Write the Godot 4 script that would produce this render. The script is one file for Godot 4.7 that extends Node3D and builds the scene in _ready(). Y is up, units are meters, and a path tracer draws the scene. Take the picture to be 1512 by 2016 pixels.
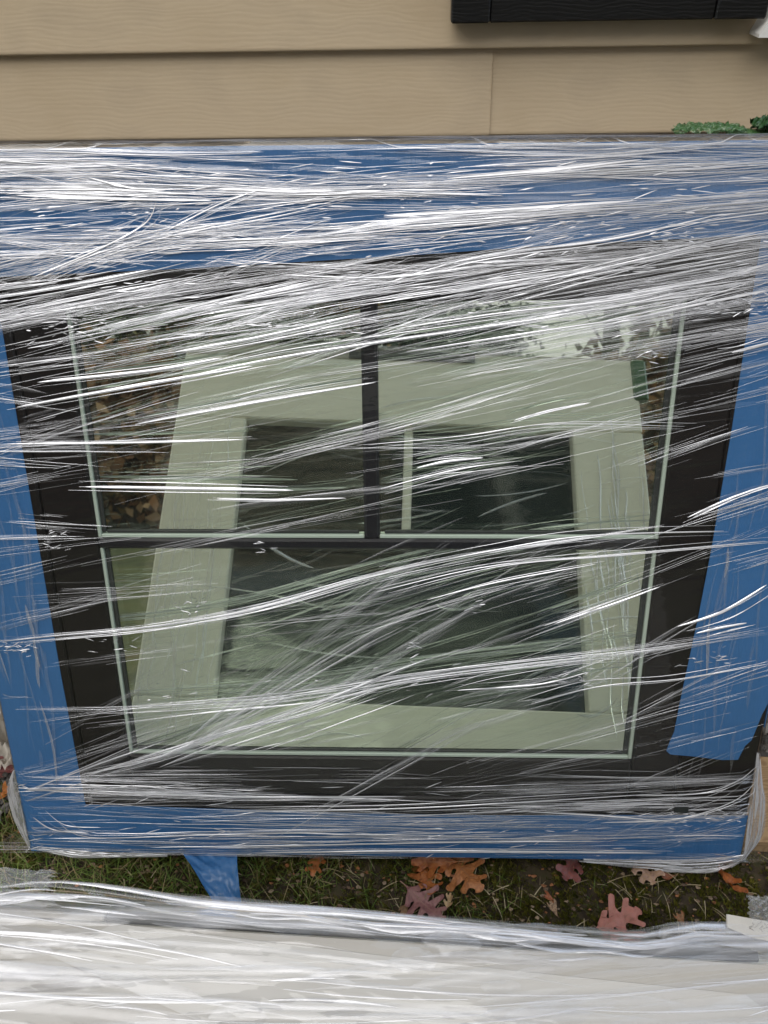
extends Node3D
# A stretch-wrapped black window leaning on tan clapboard siding; a second wrapped window, pale framed, leans the other way in front of it.

const FPX := 1570.72                                  # focal length in photograph pixels (1512 x 2016)
const CAM := Vector3(0, 1.5284, 0)
const AX := Vector3(0.99956, -0.01630, -0.02463)      # camera right
const AY := Vector3(-0.00208, 0.79120, -0.61155)      # camera up
const AZ := Vector3(0.02946, 0.61133, 0.79083)        # camera back
const LEAN := 0.2985
const WO := Vector3(0, 0.06, -0.8153)                 # foot of the wrapped window's front face
const TOP := 1.25
const UL := -0.734
const UR := 0.634
const WALL_Z := -1.3210
var WV := Vector3(0, cos(LEAN), -sin(LEAN))
var WN := Vector3(0, sin(LEAN), cos(LEAN))
# second (pale) window: centre, right, up, into the body
const FC := Vector3(-0.0035, 0.5934, -0.4507)
var FR := Vector3(0.9990, -0.0378, 0.0256).normalized()
var FU := Vector3(0.0228, 0.8988, 0.4378).normalized()
var FN := Vector3(-0.0396, -0.4368, 0.8987).normalized()
var rng := RandomNumberGenerator.new()
var M := {}
var used := {}

# ------------------------------------------------------------------ helpers
func ray(px: float, py: float) -> Vector3:
	return AX * ((px - 756.0) / FPX) - AY * ((py - 1008.0) / FPX) - AZ

func wp(px: float, py: float, d := 0.0) -> Vector3:    # photograph pixel -> (u, v, d) on the leaning window
	var r := ray(px, py)
	var t := ((WO + WN * d) - CAM).dot(WN) / r.dot(WN)
	var p := CAM + r * t - WO
	return Vector3(p.x, p.dot(WV), d)

func fp(px: float, py: float, v := 0.58) -> Vector3:   # pixel -> local point on the pale window's top side
	var r := ray(px, py)
	var t := (v - (CAM - FC).dot(FU)) / r.dot(FU)
	var p := CAM + r * t - FC
	return Vector3(p.dot(FR), v, p.dot(FN))

func gp(px: float, py: float, y := 0.0) -> Vector3:
	var r := ray(px, py)
	return CAM + r * ((y - CAM.y) / r.y)

func wallp(px: float, py: float, z: float) -> Vector3:
	var r := ray(px, py)
	return CAM + r * (z / r.z)

func rf(a: float, b: float) -> float:
	return rng.randf_range(a, b)

func numbered(called: String) -> String:
	var k: int = used.get(called, 0)
	used[called] = k + 1
	return called if k == 0 else "%s_%03d" % [called, k]

func thing(called: String, label: String, category: String, at := Transform3D(), group := "") -> Node3D:
	var o := Node3D.new()
	o.name = numbered(called)
	o.transform = at
	add_child(o)
	meta(o, label, category, group)
	return o

func meta(o: Node, label: String, category: String, group := "") -> void:
	o.set_meta("label", label)
	o.set_meta("category", category)
	if group != "":
		o.set_meta("group", group)

func part(parent: Node, called: String, mesh: Mesh, mat: Material, at := Transform3D()) -> MeshInstance3D:
	var o := MeshInstance3D.new()
	o.name = called
	o.mesh = mesh
	o.material_override = mat
	o.transform = at
	parent.add_child(o, true)
	return o

func solo(called: String, mesh: Mesh, mat: Material, at := Transform3D()) -> MeshInstance3D:
	var o := part(self, numbered(called), mesh, mat, at)
	return o

func mat(albedo: Color, rough: float, extra := {}) -> StandardMaterial3D:   # albedo as linear values
	var m := StandardMaterial3D.new()
	m.albedo_color = albedo.linear_to_srgb()
	m.roughness = rough
	for k in extra:
		m.set(k, extra[k])
	return m

func arr_mesh(v: PackedVector3Array, n: PackedVector3Array, idx: PackedInt32Array, uv := PackedVector2Array(), col := PackedColorArray()) -> ArrayMesh:
	var a := []
	a.resize(Mesh.ARRAY_MAX)
	a[Mesh.ARRAY_VERTEX] = v
	if n.size():
		a[Mesh.ARRAY_NORMAL] = n
	if uv.size():
		a[Mesh.ARRAY_TEX_UV] = uv
	if col.size():
		a[Mesh.ARRAY_COLOR] = col
	a[Mesh.ARRAY_INDEX] = idx
	var m := ArrayMesh.new()
	m.add_surface_from_arrays(Mesh.PRIMITIVE_TRIANGLES, a)
	return m

var box_cache := {}
func bbox(size: Vector3, bev := 0.003) -> ArrayMesh:   # box with chamfered edges
	var key := "%.4f %.4f %.4f %.4f" % [size.x, size.y, size.z, bev]
	if box_cache.has(key):
		return box_cache[key]
	var st := SurfaceTool.new()
	st.begin(Mesh.PRIMITIVE_TRIANGLES)
	st.set_smooth_group(-1)
	var h := size / 2.0
	bev = minf(bev, minf(h.x, minf(h.y, h.z)) * 0.8)
	var c := func(s: Vector3, ax: int) -> Vector3:
		var p := Vector3(s.x * h.x, s.y * h.y, s.z * h.z)
		for k in 3:
			if k != ax:
				p[k] -= s[k] * bev
		return p
	var quad := func(a: Vector3, b: Vector3, d: Vector3, e: Vector3) -> void:
		var nn := (b - a).cross(d - a)
		var tri := [a, b, d, a, d, e] if nn.dot(a + b + d + e) < 0 else [a, d, b, a, e, d]
		for p in tri:
			st.add_vertex(p)
	for ax in 3:
		var b1 := (ax + 1) % 3
		var b2 := (ax + 2) % 3
		for s in [-1.0, 1.0]:
			var q := []
			for w in [[-1, -1], [1, -1], [1, 1], [-1, 1]]:
				var sv := Vector3.ZERO
				sv[ax] = s
				sv[b1] = w[0]
				sv[b2] = w[1]
				q.append(c.call(sv, ax))
			quad.call(q[0], q[1], q[2], q[3])
		for s1 in [-1.0, 1.0]:
			for s2 in [-1.0, 1.0]:
				var lo := Vector3.ZERO
				lo[b1] = s1
				lo[b2] = s2
				var hi := lo
				lo[ax] = -1
				hi[ax] = 1
				quad.call(c.call(lo, b1), c.call(hi, b1), c.call(hi, b2), c.call(lo, b2))
	for sx in [-1.0, 1.0]:
		for sy in [-1.0, 1.0]:
			for sz in [-1.0, 1.0]:
				var s := Vector3(sx, sy, sz)
				var a: Vector3 = c.call(s, 0)
				var b: Vector3 = c.call(s, 1)
				var d: Vector3 = c.call(s, 2)
				var nn := (b - a).cross(d - a)
				for p in ([a, b, d] if nn.dot(a) < 0 else [a, d, b]):
					st.add_vertex(p)
	st.generate_normals()
	var m := st.commit()
	box_cache[key] = m
	return m

func boxpart(parent: Node, called: String, lo: Vector3, hi: Vector3, m: Material, bev := 0.003) -> MeshInstance3D:
	var off: Vector3 = parent.position if parent is MeshInstance3D else Vector3.ZERO
	return part(parent, called, bbox(hi - lo, bev), m, Transform3D(Basis(), (lo + hi) / 2.0 - off))

func noise(freq: float, sd: int, oct := 3) -> FastNoiseLite:
	var n := FastNoiseLite.new()
	n.seed = sd
	n.frequency = freq
	n.fractal_octaves = oct
	return n

func noise_tex(freq: float, sd: int, ramp: Array, size := 512, oct := 4, warp := 0.0) -> NoiseTexture2D:
	var t := NoiseTexture2D.new()
	t.width = size
	t.height = size
	t.seamless = true
	t.noise = noise(freq, sd, oct)
	if warp > 0.0:
		t.noise.domain_warp_enabled = true
		t.noise.domain_warp_amplitude = warp
		t.noise.domain_warp_frequency = freq
	if ramp.size():
		var g := Gradient.new()
		var off := PackedFloat32Array()
		var col := PackedColorArray()
		for k in ramp.size():
			off.append(float(k) / (ramp.size() - 1))
			col.append((ramp[k] as Color).linear_to_srgb())
		g.offsets = off
		g.colors = col
		t.color_ramp = g
	return t

# grid of points -> smooth mesh; f(i, j) gives positions
func grid_mesh(nx: int, ny: int, f: Callable, uvs := Vector2.ZERO) -> ArrayMesh:
	var p := PackedVector3Array()
	var nrm := PackedVector3Array()
	var uv := PackedVector2Array()
	var idx := PackedInt32Array()
	p.resize(nx * ny)
	nrm.resize(nx * ny)
	for j in ny:
		for i in nx:
			p[j * nx + i] = f.call(float(i) / (nx - 1), float(j) / (ny - 1))
			if uvs != Vector2.ZERO:
				uv.append(Vector2(float(i) / (nx - 1) * uvs.x, float(j) / (ny - 1) * uvs.y))
	for j in ny:
		for i in nx:
			var dx := p[j * nx + mini(i + 1, nx - 1)] - p[j * nx + maxi(i - 1, 0)]
			var dy := p[mini(j + 1, ny - 1) * nx + i] - p[maxi(j - 1, 0) * nx + i]
			nrm[j * nx + i] = dx.cross(dy).normalized()
			if i < nx - 1 and j < ny - 1:
				var a := j * nx + i
				idx.append_array([a, a + nx, a + 1, a + 1, a + nx, a + nx + 1])
	return arr_mesh(p, nrm, idx, uv)

# ------------------------------------------------------------------ film creases: thin raised strips with sky glare put into their pale colour
class Folds:
	var v := PackedVector3Array()
	var n := PackedVector3Array()
	var i := PackedInt32Array()

func fold_line(S: Folds, pts: PackedVector3Array, nor: PackedVector3Array, w: float, h: float, skew: float, taper := 0.42) -> void:
	var m := pts.size()
	var first := S.v.size()
	var ts := [-1.0, -0.35, 0.35, 1.0]
	var wob := rf(0, 50)
	for k in m:
		var s := float(k) / (m - 1)
		var tan := (pts[mini(k + 1, m - 1)] - pts[maxi(k - 1, 0)]).normalized()
		var nn := nor[k]
		var c := nn.cross(tan).normalized()
		nn = tan.cross(c).normalized()
		var ww := maxf(w * pow(maxf(sin(PI * s), 0.0), taper), 0.0003)
		var hh := h * (0.75 + 0.35 * sin(wob + s * 9.0) + 0.2 * sin(wob * 2.0 + s * 23.0))
		for t in ts:
			var z: float = hh * ww * (1.0 - t * t) * 0.5
			var slope: float = -2.0 * t * hh - skew
			S.v.append(pts[k] + c * (t * ww * 0.5) + nn * z)
			S.n.append((nn - c * slope).normalized())
		if k < m - 1:
			for q in 3:
				var a := first + k * 4 + q
				S.i.append_array([a, a + 1, a + 4, a + 4, a + 1, a + 5])

func folded(u: float, v: float, d: float) -> Array:     # the film runs round the edges of the wrapped window
	var e := 0.004 + d
	if v > TOP:
		return [Vector3(u, TOP + e, 0.004 - (v - TOP)), Vector3(0, 1, 0)]
	if v < 0.0:
		return [Vector3(u, -e, v), Vector3(0, -1, 0)]
	if u < UL:
		return [Vector3(UL - e, v, u - UL), Vector3(-1, 0, 0)]
	if u > UR:
		return [Vector3(UR + e, v, UR - u), Vector3(1, 0, 0)]
	return [Vector3(u, v, e), Vector3(0, 0, 1)]

func px_fold(S: Folds, px: PackedVector2Array, w_px: float, h: float, skew: float, d: float, taper := 0.6) -> void:
	var pts := PackedVector3Array()
	var nor := PackedVector3Array()
	for q in px:
		var l := wp(q.x, q.y)
		var r := folded(l.x, l.y, d)
		pts.append(r[0])
		nor.append(r[1])
	fold_line(S, pts, nor, w_px * 0.00092, h, skew, taper)

func smooth_path(ctrl: Array, steps: int) -> PackedVector2Array:
	var c := Curve2D.new()
	for k in ctrl.size():
		var p: Vector2 = ctrl[k]
		var t: Vector2 = ((ctrl[mini(k + 1, ctrl.size() - 1)] as Vector2) - (ctrl[maxi(k - 1, 0)] as Vector2)) / 6.0
		c.add_point(p, -t, t)
	var out := PackedVector2Array()
	var len := c.get_baked_length()
	for k in steps + 1:
		out.append(c.sample_baked(len * k / steps))
	return out

func _ready() -> void:
	rng.seed = 71
	camera_and_light()
	materials()
	ground()
	house()
	black_window()
	pale_window()
	props()
	yard()

# ------------------------------------------------------------------ camera, sky, sun
func camera_and_light() -> void:
	var cam := Camera3D.new()
	cam.name = "camera"
	cam.transform = Transform3D(Basis(AX, AY, AZ).orthonormalized(), CAM)
	cam.fov = rad_to_deg(2.0 * atan(1008.0 / FPX))
	cam.near = 0.05
	cam.far = 300.0
	add_child(cam)
	cam.current = true
	var sky_m := ProceduralSkyMaterial.new()
	sky_m.sky_top_color = Color(0.88, 0.93, 1.0)
	sky_m.sky_horizon_color = Color(0.92, 0.955, 1.0)
	sky_m.ground_horizon_color = Color(0.30, 0.28, 0.24)
	sky_m.ground_bottom_color = Color(0.20, 0.18, 0.15)
	sky_m.sky_curve = 0.2
	sky_m.sun_angle_max = 1.0
	var sky := Sky.new()
	sky.sky_material = sky_m
	var env := Environment.new()
	env.background_mode = Environment.BG_SKY
	env.sky = sky
	env.background_energy_multiplier = 1.0
	env.tonemap_mode = Environment.TONE_MAPPER_LINEAR
	env.tonemap_exposure = 1.62
	env.sdfgi_enabled = true
	env.ssao_enabled = true
	env.ssil_enabled = true
	var we := WorldEnvironment.new()
	we.name = "environment"
	we.environment = env
	add_child(we)
	var sun := DirectionalLight3D.new()
	sun.name = "sun"
	sun.light_energy = 0.42
	sun.light_color = Color(1.0, 0.99, 0.975)
	sun.light_angular_distance = 55.0
	sun.shadow_enabled = true
	sun.look_at_from_position(Vector3(-1.5, 3.3, 2.8), Vector3.ZERO)
	add_child(sun)

func materials() -> void:
	# clapboard grain: long wavy embossed lines
	var W := 1024
	var H := 512
	var im := Image.create(W, H, false, Image.FORMAT_L8)
	var n1 := noise(1.0, 11, 3)
	var n2 := noise(1.0, 12, 2)
	for y in H:
		for x in W:
			var fx := float(x) / W
			var fy := float(y) / H
			var a := TAU * fx
			var cx := cos(a) * 0.55
			var cy := sin(a) * 0.55
			var b := TAU * fy
			var warp := n2.get_noise_3d(cx * 1.6, cy * 1.6, fy * 5.0) * (1.0 - absf(fy * 2.0 - 1.0)) * 2.2
			var l := sin(b * 62.0 + warp * 9.0 + n1.get_noise_3d(cx * 3.0, cy * 3.0, fy * 40.0) * 3.0)
			var k := 0.5 + 0.5 * l
			k = pow(k, 0.6) * (0.7 + 0.5 * n1.get_noise_3d(cx * 9.0, cy * 9.0, fy * 90.0))
			im.set_pixel(x, y, Color(k, k, k))
	var grain := ImageTexture.create_from_image(im)
	M.siding = mat(Color(0.525, 0.415, 0.278), 0.5, {"albedo_texture": noise_tex(0.008, 5, [Color(0.90, 0.90, 0.91), Color(1, 1, 1), Color(0.95, 0.94, 0.92)], 512, 5), "heightmap_enabled": true, "heightmap_texture": grain, "heightmap_scale": 0.013, "uv1_scale": Vector3(1.35, 2.5, 1)})
	M.shutter = mat(Color(0.008, 0.008, 0.0085), 0.36, {"metallic_specular": 0.45, "heightmap_enabled": true, "heightmap_texture": grain, "heightmap_scale": 0.03, "uv1_triplanar": true, "uv1_world_triplanar": true, "uv1_scale": Vector3(2.2, 3.4, 2.2)})
	M.trim = mat(Color(0.78, 0.77, 0.74), 0.45)
	M.black = mat(Color(0.011, 0.0095, 0.009), 0.36, {"metallic_specular": 0.32, "clearcoat_enabled": false})
	M.black_bar = mat(Color(0.012, 0.012, 0.014), 0.3)
	M.bead = mat(Color(0.42, 0.50, 0.42), 0.4)
	M.gasket = mat(Color(0.02, 0.024, 0.022), 0.6)
	M.mirror = mat(Color(0.78, 0.86, 0.73), 0.02, {"metallic": 1.0})
	M.tape = mat(Color(0.042, 0.145, 0.335), 0.27, {"heightmap_enabled": true, "heightmap_texture": noise_tex(0.012, 41, [], 256, 3, 30.0), "heightmap_scale": 0.16, "uv1_scale": Vector3(9, 2.2, 1)})
	# clear film: a smooth pane; its folds carry part of the sky glare in their colour
	var clear := {"transparency": BaseMaterial3D.TRANSPARENCY_ALPHA}
	M.film = mat(Color(0.85, 0.85, 0.88, 0.006), 0.05, clear)
	M.film_band = mat(Color(0.82, 0.83, 0.87, 0.012), 0.06, clear)
	M.film_loose = mat(Color(0.82, 0.83, 0.86, 0.16), 0.16, clear)
	# folds of gathered film: glare painted as whitish half-metal strips, which also mirror the sky
	M.glare_fold_heavy = mat(Color(0.84, 0.845, 0.885), 0.19, {"metallic": 0.5})
	M.glare_fold_mid = mat(Color(0.83, 0.84, 0.885, 0.43), 0.26, {"transparency": BaseMaterial3D.TRANSPARENCY_ALPHA, "metallic": 0.6})
	M.glare_fold_light = mat(Color(0.83, 0.84, 0.885, 0.12), 0.26, {"transparency": BaseMaterial3D.TRANSPARENCY_ALPHA, "metallic": 0.6})
	M.cream = mat(Color(0.81, 0.79, 0.69), 0.45)
	M.toned_sheet = mat(Color(0.41, 0.385, 0.345), 0.8)  # darker than the cream frame: shade of the top side put into the colour
	M.card = mat(Color(0.50, 0.48, 0.445), 0.8)
	M.pane = mat(Color(0.014, 0.023, 0.022), 0.04)  # opaque near-black: the dark seen in the glass is put into its colour
	M.strip = mat(Color(0.05, 0.05, 0.048), 0.6)
	M.green = mat(Color(0.09, 0.21, 0.07, 0.6), 0.26, {"transparency": BaseMaterial3D.TRANSPARENCY_ALPHA, "clearcoat_enabled": true, "clearcoat": 0.7, "clearcoat_roughness": 0.15})
	M.green_dark = mat(Color(0.025, 0.085, 0.022), 0.3)
	var wood := Image.create(512, 256, false, Image.FORMAT_RGB8)
	for y in 256:
		for x in 512:
			var cx := cos(TAU * x / 512.0) * 0.5
			var cy := sin(TAU * x / 512.0) * 0.5
			var g := 0.5 + 0.5 * sin(y * 0.42 + n2.get_noise_3d(cx * 2.0, cy * 2.0, y * 0.01) * 22.0)
			var f := 0.5 + 0.5 * n1.get_noise_3d(cx * 8.0, cy * 8.0, y * 0.5)
			wood.set_pixel(x, y, Color(0.27, 0.165, 0.08).lerp(Color(0.46, 0.31, 0.165), g * 0.7 + f * 0.3).linear_to_srgb())
	M.wood = mat(Color.WHITE, 0.75, {"albedo_texture": ImageTexture.create_from_image(wood), "uv1_triplanar": true, "uv1_scale": Vector3(2, 6, 6)})
	M.soil = mat(Color.WHITE, 0.95, {"albedo_texture": noise_tex(0.02, 3, [Color(0.012, 0.009, 0.006), Color(0.035, 0.024, 0.014), Color(0.06, 0.045, 0.022), Color(0.03, 0.035, 0.01)], 512, 5), "uv1_triplanar": true, "uv1_world_triplanar": true, "uv1_scale": Vector3(2.5, 2.5, 2.5)})
	M.lawn = mat(Color.WHITE, 0.95, {"albedo_texture": noise_tex(0.015, 4, [Color(0.04, 0.03, 0.014), Color(0.05, 0.055, 0.016), Color(0.075, 0.075, 0.02), Color(0.09, 0.055, 0.025)], 512, 5), "uv1_triplanar": true, "uv1_world_triplanar": true, "uv1_scale": Vector3(0.4, 0.4, 0.4)})
	M.vcol = mat(Color.WHITE, 0.7, {"vertex_color_use_as_albedo": true})
	M.grass = mat(Color.WHITE, 0.55, {"vertex_color_use_as_albedo": true, "backlight_enabled": true, "backlight": Color(0.35, 0.4, 0.15)})
	M.bark = mat(Color.WHITE, 0.95, {"albedo_texture": noise_tex(0.03, 8, [Color(0.03, 0.024, 0.018), Color(0.09, 0.075, 0.06)], 256), "uv1_triplanar": true, "uv1_scale": Vector3(3, 0.6, 3)})

# ------------------------------------------------------------------ ground
func multi(called: String, mesh: Mesh, m: Material, xf: Array, cols: PackedColorArray, parent: Node = self) -> MultiMeshInstance3D:
	var mm := MultiMesh.new()
	mm.transform_format = MultiMesh.TRANSFORM_3D
	mm.use_colors = true
	mm.mesh = mesh
	mm.instance_count = xf.size()
	for k in xf.size():
		mm.set_instance_transform(k, xf[k])
		mm.set_instance_color(k, cols[k])
	var o := MultiMeshInstance3D.new()
	o.name = called
	o.multimesh = mm
	o.material_override = m
	parent.add_child(o, true)
	return o

func blade_mesh(w: float, bend: float) -> ArrayMesh:
	var v := PackedVector3Array()
	var n := PackedVector3Array()
	var idx := PackedInt32Array()
	var segs := 5
	for k in segs + 1:
		var s := float(k) / segs
		var z := bend * s * s
		var y := s * (1.0 - 0.35 * bend * s)
		var ww := w * (1.0 - s * s * 0.95) * 0.5
		var nn := Vector3(0, -2.0 * bend * s, 1).normalized()
		v.append_array([Vector3(-ww, y, z), Vector3(ww, y, z)])
		n.append_array([(nn + Vector3(-0.4, 0, 0)).normalized(), (nn + Vector3(0.4, 0, 0)).normalized()])
		if k < segs:
			var a := k * 2
			idx.append_array([a, a + 2, a + 1, a + 1, a + 2, a + 3])
	return arr_mesh(v, n, idx)

func rock_mesh(sd: int) -> ArrayMesh:
	var nz := noise(0.9, sd, 2)
	return grid_mesh(9, 7, func(a: float, b: float) -> Vector3:
		var th := a * TAU
		var ph := b * PI
		var d := Vector3(cos(th) * sin(ph), cos(ph), sin(th) * sin(ph))
		return d * (0.5 + 0.30 * nz.get_noise_3dv(d * 1.3)) * Vector3(1.2, 0.7, 1.0))

func ground() -> void:
	var big := PlaneMesh.new()
	big.size = Vector2(160, 160)
	var g := solo("ground", big, M.lawn, Transform3D(Basis(), Vector3(0, -0.03, 30)))
	g.set_meta("kind", "structure")
	var nz := noise(6.0, 21, 4)
	var bed := grid_mesh(150, 70, func(a: float, b: float) -> Vector3:
		var x := -2.2 + 4.4 * a
		var z := -0.15 - 1.16 * b
		return Vector3(x, 0.004 + 0.012 * nz.get_noise_2d(x, z) + 0.006 * nz.get_noise_2d(x * 5.0, z * 5.0), z))
	var b := solo("soil_bed", bed, M.soil)
	b.set_meta("kind", "structure")
	# grass
	var kinds := [blade_mesh(0.055, 0.35), blade_mesh(0.045, 0.75), blade_mesh(0.05, 0.12)]
	var xs := [[], [], []]
	var cs := [PackedColorArray(), PackedColorArray(), PackedColorArray()]
	var patch := noise(3.0, 77, 2)
	for k in 19000:
		var x := rf(-1.1, 1.0)
		var z := rf(-0.98, -0.58)
		var lush := clampf(0.5 - x * 1.2, 0.04, 1.0) + patch.get_noise_2d(x * 2.0, z * 2.0) * 0.6
		if rng.randf() > lush * 0.9:
			continue
		var h := rf(0.016, 0.055) * clampf(lush + 0.3, 0.4, 1.2)
		var bs := Basis(Vector3.UP, rf(0, TAU)) * Basis(Vector3.RIGHT, rf(-0.2, 1.05))
		var q := rng.randi() % 3
		var wid := rf(0.035, 0.075) / h * 0.055
		xs[q].append(Transform3D(bs.scaled_local(Vector3(h * (0.45 + wid * 3.0), h, h)), Vector3(x, 0.004, z)))
		var c := Color(0.095, 0.175, 0.022).lerp(Color(0.27, 0.32, 0.07), rng.randf() * rng.randf())
		if rng.randf() < 0.26:
			c = Color(0.24, 0.19, 0.08).lerp(Color(0.36, 0.28, 0.14), rng.randf())
		cs[q].append(c * rf(0.7, 1.2))
	var gr := Node3D.new()
	gr.name = "grass"
	add_child(gr)
	meta(gr, "short green grass growing in front of the black wrapped window", "grass")
	gr.set_meta("kind", "stuff")
	for q in 3:
		var o := multi("blades", kinds[q], M.grass, xs[q], cs[q], gr)
		o.set_meta("kind", "stuff")
	# straw lying flat
	var sx := []
	var sc := PackedColorArray()
	var straw := blade_mesh(0.026, 0.35)
	for k in 1300:
		var x := rf(-1.0, 1.0)
		var z := rf(-0.9, -0.62)
		var h := rf(0.012, 0.055)
		var clump := patch.get_noise_2d(x * 2.3 + 9.0, z * 2.3)
		if clump < rf(-0.25, 0.15):
			continue
		sx.append(Transform3D((Basis(Vector3.UP, rf(0, TAU)) * Basis(Vector3.RIGHT, rf(1.2, 1.62))).scaled_local(Vector3(h * 1.3, h, h)), Vector3(x, rf(0.012, 0.024), z)))
		sc.append(Color(0.30, 0.23, 0.12).lerp(Color(0.46, 0.38, 0.24), rng.randf()))
	var so := multi("dry_straw", straw, M.grass, sx, sc)
	meta(so, "dry tan grass stalks lying flat on the moss", "straw")
	so.set_meta("kind", "stuff")
	# moss
	var mx := []
	var mc := PackedColorArray()
	var tuft := moss_tuft()
	for k in 20000:
		var x := rf(-1.0, 1.0)
		var z := rf(-0.95, -0.55)
		if patch.get_noise_2d(x * 3.0 - 4.0, z * 3.0) < rf(-0.6, 0.1) - x * 0.35:
			continue
		var s := rf(0.005, 0.012)
		mx.append(Transform3D(Basis(Vector3.UP, rf(0, TAU)).scaled(Vector3(s, s * rf(0.5, 1.1), s)), Vector3(x, 0.004 + 0.006 * rng.randf(), z)))
		mc.append(Color(0.10, 0.115, 0.016).lerp(Color(0.24, 0.22, 0.04), rng.randf()) * rf(0.6, 1.2))
	var mo := multi("moss", tuft, M.grass, mx, mc)
	meta(mo, "olive moss cushions covering the soil between the two windows", "moss")
	mo.set_meta("kind", "stuff")
	# gravel strip by the wall
	var gx := []
	var gc := PackedColorArray()
	for k in 5200:
		var x := rf(-1.9, 1.9)
		var z := rf(-1.29, -0.87)
		if z > -0.93 + 0.05 * patch.get_noise_2d(x * 4.0, 3.0):
			continue
		var s := rf(0.010, 0.03)
		gx.append(Transform3D((Basis(Vector3(rf(-1, 1), rf(-1, 1), rf(-1, 1)).normalized(), rf(0, TAU))).scaled(Vector3.ONE * s), Vector3(x, 0.008 + rf(0, 0.012), z)))
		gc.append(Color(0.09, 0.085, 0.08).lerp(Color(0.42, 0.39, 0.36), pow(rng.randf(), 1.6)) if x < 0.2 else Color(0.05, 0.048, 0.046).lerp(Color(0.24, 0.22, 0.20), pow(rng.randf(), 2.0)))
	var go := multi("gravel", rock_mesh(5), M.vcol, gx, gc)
	meta(go, "grey gravel strip along the foot of the house wall", "gravel")
	go.set_meta("kind", "stuff")
	# crumbs: small bits of leaf and bark
	var cx := []
	var cc := PackedColorArray()
	for k in 1900:
		var s := rf(0.003, 0.010)
		cx.append(Transform3D((Basis(Vector3.UP, rf(0, TAU)) * Basis(Vector3.RIGHT, rf(-0.5, 0.5))).scaled(Vector3(s, s * 0.35, s * 0.7)), Vector3(rf(-1.1, 1.1), rf(0.006, 0.016), rf(-0.92, -0.6))))
		cc.append([Color(0.16, 0.10, 0.06), Color(0.28, 0.20, 0.13), Color(0.08, 0.05, 0.03), Color(0.32, 0.13, 0.05)][rng.randi() % 4] * rf(0.6, 1.2))
	var co := multi("leaf_litter", rock_mesh(9), M.vcol, cx, cc)
	meta(co, "small brown crumbs of leaf and bark on the soil", "leaf litter")
	co.set_meta("kind", "stuff")

func moss_tuft() -> ArrayMesh:
	var st := SurfaceTool.new()
	st.begin(Mesh.PRIMITIVE_TRIANGLES)
	var r := RandomNumberGenerator.new()
	r.seed = 4
	for k in 14:
		var a := r.randf_range(0, TAU)
		var o := Vector3(cos(a), 0, sin(a)) * r.randf_range(0.0, 0.6)
		var side := Vector3(-sin(a + 1.0), 0, cos(a + 1.0)) * 0.14
		var tip := o * 1.7 + Vector3(0, r.randf_range(0.6, 1.2), 0)
		st.add_vertex(o - side)
		st.add_vertex(tip)
		st.add_vertex(o + side)
	st.generate_normals()
	return st.commit()

# ------------------------------------------------------------------ house wall, shutter, window trim
func siding_mesh(x0: float, x1: float, e: float, lift := 0.0) -> ArrayMesh:
	var uv := PackedVector2Array()
	var shift := rf(0.0, 3.0)
	var prof := [Vector2(e + 0.012, 0.0012), Vector2(e * 0.6, 0.0085), Vector2(0.006, 0.0187), Vector2(0.0025, 0.0190), Vector2(0.0006, 0.0178), Vector2(0.0, 0.0155), Vector2(0.0008, 0.0125), Vector2(0.004, 0.0)]
	var v := PackedVector3Array()
	var idx := PackedInt32Array()
	var n := PackedVector3Array()
	for k in prof.size():
		var a: Vector2 = prof[maxi(k - 1, 0)]
		var b: Vector2 = prof[mini(k + 1, prof.size() - 1)]
		var t := b - a
		var nn := Vector3(0, t.y, -t.x).normalized()
		for x in [x0, x1]:
			v.append(Vector3(x, prof[k].x, prof[k].y + lift))
			n.append(nn)
			uv.append(Vector2(x + shift, prof[k].x + shift * 0.37))
		if k < prof.size() - 1:
			var q := k * 2
			idx.append_array([q, q + 1, q + 2, q + 1, q + 3, q + 2])
	# the end of the panel, turned back to the wall
	for s in 2:
		var base := v.size()
		for k in 2:
			var p: Vector2 = prof[0] if k == 0 else prof[3]
			v.append(Vector3([x0, x1][s], p.x, p.y + lift))
			v.append(Vector3([x0, x1][s], p.x, 0.0))
			n.append(Vector3([-1, 1][s], 0, 0))
			n.append(Vector3([-1, 1][s], 0, 0))
			uv.append(Vector2(x0, p.x))
			uv.append(Vector2(x0 + 0.02, p.x))
		idx.append_array([base, base + 1, base + 2, base + 1, base + 3, base + 2])
	return arr_mesh(v, n, idx, uv)

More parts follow.
